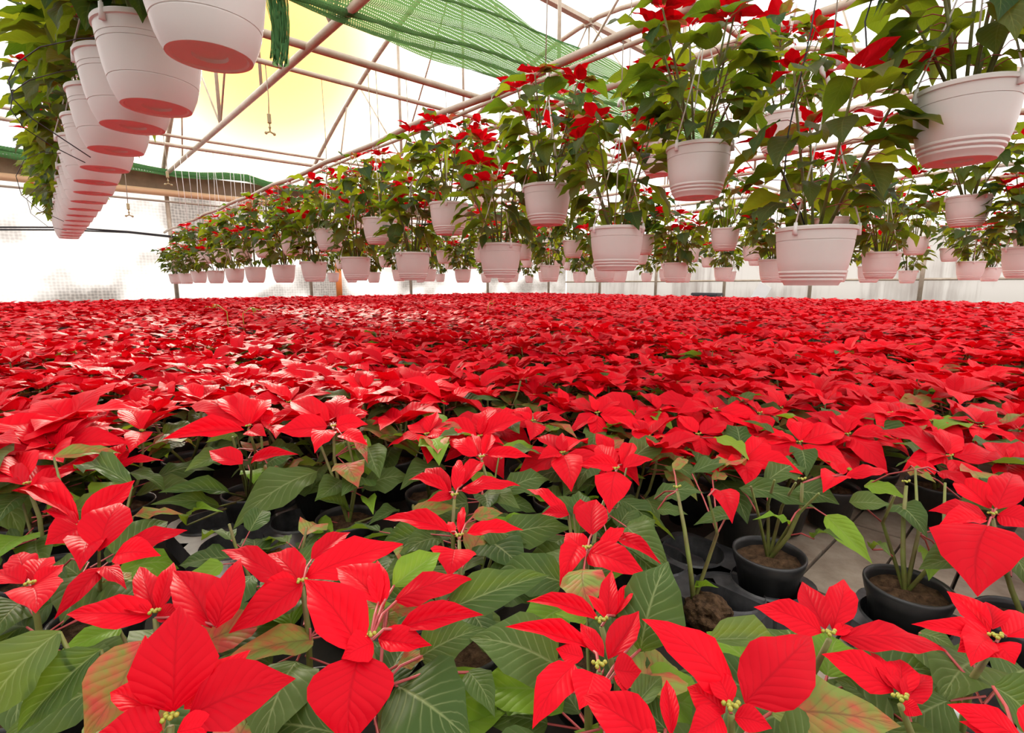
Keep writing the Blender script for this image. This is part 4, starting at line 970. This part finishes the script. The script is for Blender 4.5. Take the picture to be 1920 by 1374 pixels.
# ------------------------------------------------------------------ trays, soil lump, hose, shoots
def tray_mesh(nx, ny, cell=0.165, hr=0.071, top=0.052):
    q = MB(); seg = 32; corner = 0.045; W, H = nx * cell, ny * cell
    for ix in range(nx):
        for iy in range(ny):
            cx, cy = (ix + .5) * cell - W / 2, (iy + .5) * cell - H / 2
            outer, inner = [], []
            for k in range(seg):
                an = 2 * math.pi * (k + .5) / seg; c, s = math.cos(an), math.sin(an)
                m = cell / 2 / max(abs(c), abs(s)); ox, oy = cx + c * m, cy + s * m
                # round the outer corners of the tray
                for sx in (-1, 1):
                    for sy in (-1, 1):
                        kx, ky = sx * (W / 2 - corner), sy * (H / 2 - corner)
                        if (ox - kx) * sx > 0 and (oy - ky) * sy > 0:
                            dv = Vector((ox - kx, oy - ky)); dv = dv.normalized() * min(dv.length, corner); ox, oy = kx + dv.x, ky + dv.y
                outer.append((ox, oy)); inner.append((cx + c * hr, cy + s * hr))
            V = [(x, y, top) for x, y in outer] + [(x, y, top) for x, y in inner] + [(cx + (x - cx) * .96, cy + (y - cy) * .96, top + .004) for x, y in inner] + [(cx + (x - cx) * .86, cy + (y - cy) * .86, .008) for x, y in inner] + [(cx, cy, .006)]
            F = []
            for k in range(seg):
                k2 = (k + 1) % seg
                for a in range(3): F.append((a * seg + k, a * seg + k2, (a + 1) * seg + k2, (a + 1) * seg + k))
                F.append((3 * seg + k, 3 * seg + k2, 4 * seg))
                x0, y0 = outer[k]; x1, y1 = outer[k2]
                if max(abs(abs(x0) - W / 2), 0) < .05 and max(abs(abs(x1) - W / 2), 0) < .05 or (abs(abs(y0) - H / 2) < .05 and abs(abs(y1) - H / 2) < .05):
                    pass
            q.add(V, F)
    # skirt
    per = []
    for sx, sy, a0 in ((1, 1, 0), (-1, 1, 90), (-1, -1, 180), (1, -1, 270)):
        for k in range(6):
            an = math.radians(a0 + k * 18); per.append((sx * (W / 2 - corner) + math.cos(an) * corner, sy * (H / 2 - corner) + math.sin(an) * corner))
    n = len(per)
    q.add([(x, y, top) for x, y in per] + [(x * 1.03, y * 1.03, 0.004) for x, y in per], [(k, (k + 1) % n, n + (k + 1) % n, n + k) for k in range(n)])
    return q.mesh('seed_tray', MAT['tray'], False)
TM = {}
def tray(nx, ny, loc, rot, lab):
    if (nx, ny) not in TM: TM[(nx, ny)] = tray_mesh(nx, ny)
    tag(obj('seed_tray', TM[(nx, ny)], None, T(loc) @ Matrix.Rotation(rot, 4, 'Z')), lab, 'tray', 'black pot trays')
p18, p19, p20 = front_pots[18], front_pots[19], front_pots[20]
c_ = 0.165
tray(1, 2, (p18.x, p18.y + c_ * 0.5, 0.001), 0.0, 'black two-hole tray under the leafy pot beside the bare boards')
tray(1, 2, (p19.x + c_ * .0, p19.y - c_ * .5, 0.001), 0.0, 'black two-hole tray under the bare-stemmed pot at right')
hp = at_h(1365, 1108, -.615)
tray(1, 2, (hp.x, hp.y + c_ * .5, 0.001), 0.0, 'dusty black tray with an empty hole in front of the leafy pot')
lp = at_h(500, 985, -.60); tray(2, 3, (lp.x, lp.y, 0.001), 0.1, 'black tray showing through the open patch left of centre')
lp = at_h(640, 1010, -.60); tray(2, 2, (lp.x + .05, lp.y - .22, 0.001), 0.05, 'black tray under the bare brown stem left of centre')
# fallen root ball
bm = bmesh.new(); bmesh.ops.create_icosphere(bm, subdivisions=4, radius=1.0); rg = random.Random(6)
from mathutils import noise as mnoise
for vv in bm.verts:
    d = vv.co.normalized(); vv.co = Vector((d.x * .052, d.y * .038, d.z * .034)) * (1 + .22 * mnoise.noise(d * 2.5) + .10 * mnoise.noise(d * 8) + .05 * mnoise.noise(d * 20))
me = bpy.data.meshes.new('root_ball'); bm.to_mesh(me); bm.free(); me.materials.append(MAT['soil'])
p = at_h(1328, 1150, -.585); tag(obj('root_ball', me, None, T((p.x, p.y, p.z)) @ Matrix.Rotation(.9, 4, 'Z') @ Matrix.Rotation(.3, 4, 'Y')), 'crumbly brown root ball lying on the dusty tray', 'soil')
pts = [at_h(px, py, -.655) for px, py in ((1440, 1150), (1500, 1180), (1560, 1212), (1640, 1258), (1720, 1300), (1800, 1340), (1900, 1390))]
pipe_thing('drip_hose', pts, 0.010, 'pale hose lying on the boards behind the front plants', 'hose', mat='hose')
# pale shoots sticking up from the bed
def shoot(px, py, d, sp, lab, mir=1):
    q_ = ray(px, py); p = CAM + q_ * d; r = empty('young_shoot', (p.x, p.y, .0)); rg = random.Random(px)
    sm = MB(); z = p.z
    pts = [Vector((0, 0, .1)), Vector((0, 0, z - .02)), RIGHT * sp * .5 * mir + Vector((0, 0, z + .03)), RIGHT * sp * mir + Vector((0, 0, z + .01))]
    sm.tube(pts, .004, 5); st = part('stem', sm.mesh('stem', MAT['bead']), r)
    for k in range(3):
        b0 = pts[3] if k == 0 else pts[2]; dd = (RIGHT * mir * rg.uniform(.2, 1) + Vector((rg.uniform(-.4, .4), rg.uniform(-.4, .4), rg.uniform(-.6, .3)))).normalized()
        add_leaf('y', b0, b0 + dd * .06, .035, UPV, r, st, None, rg)
    tag(r, lab, 'plant')
shoot(425, 580, 4.2, .12, 'pale arching shoot rising above the red bed at left', -1)
shoot(455, 583, 4.2, .14, 'pale yellow shoot bending right above the red bed at left', 1)
shoot(915, 572, 6.0, .04, 'yellow-green leafy shoot standing above the far centre of the bed', 1)
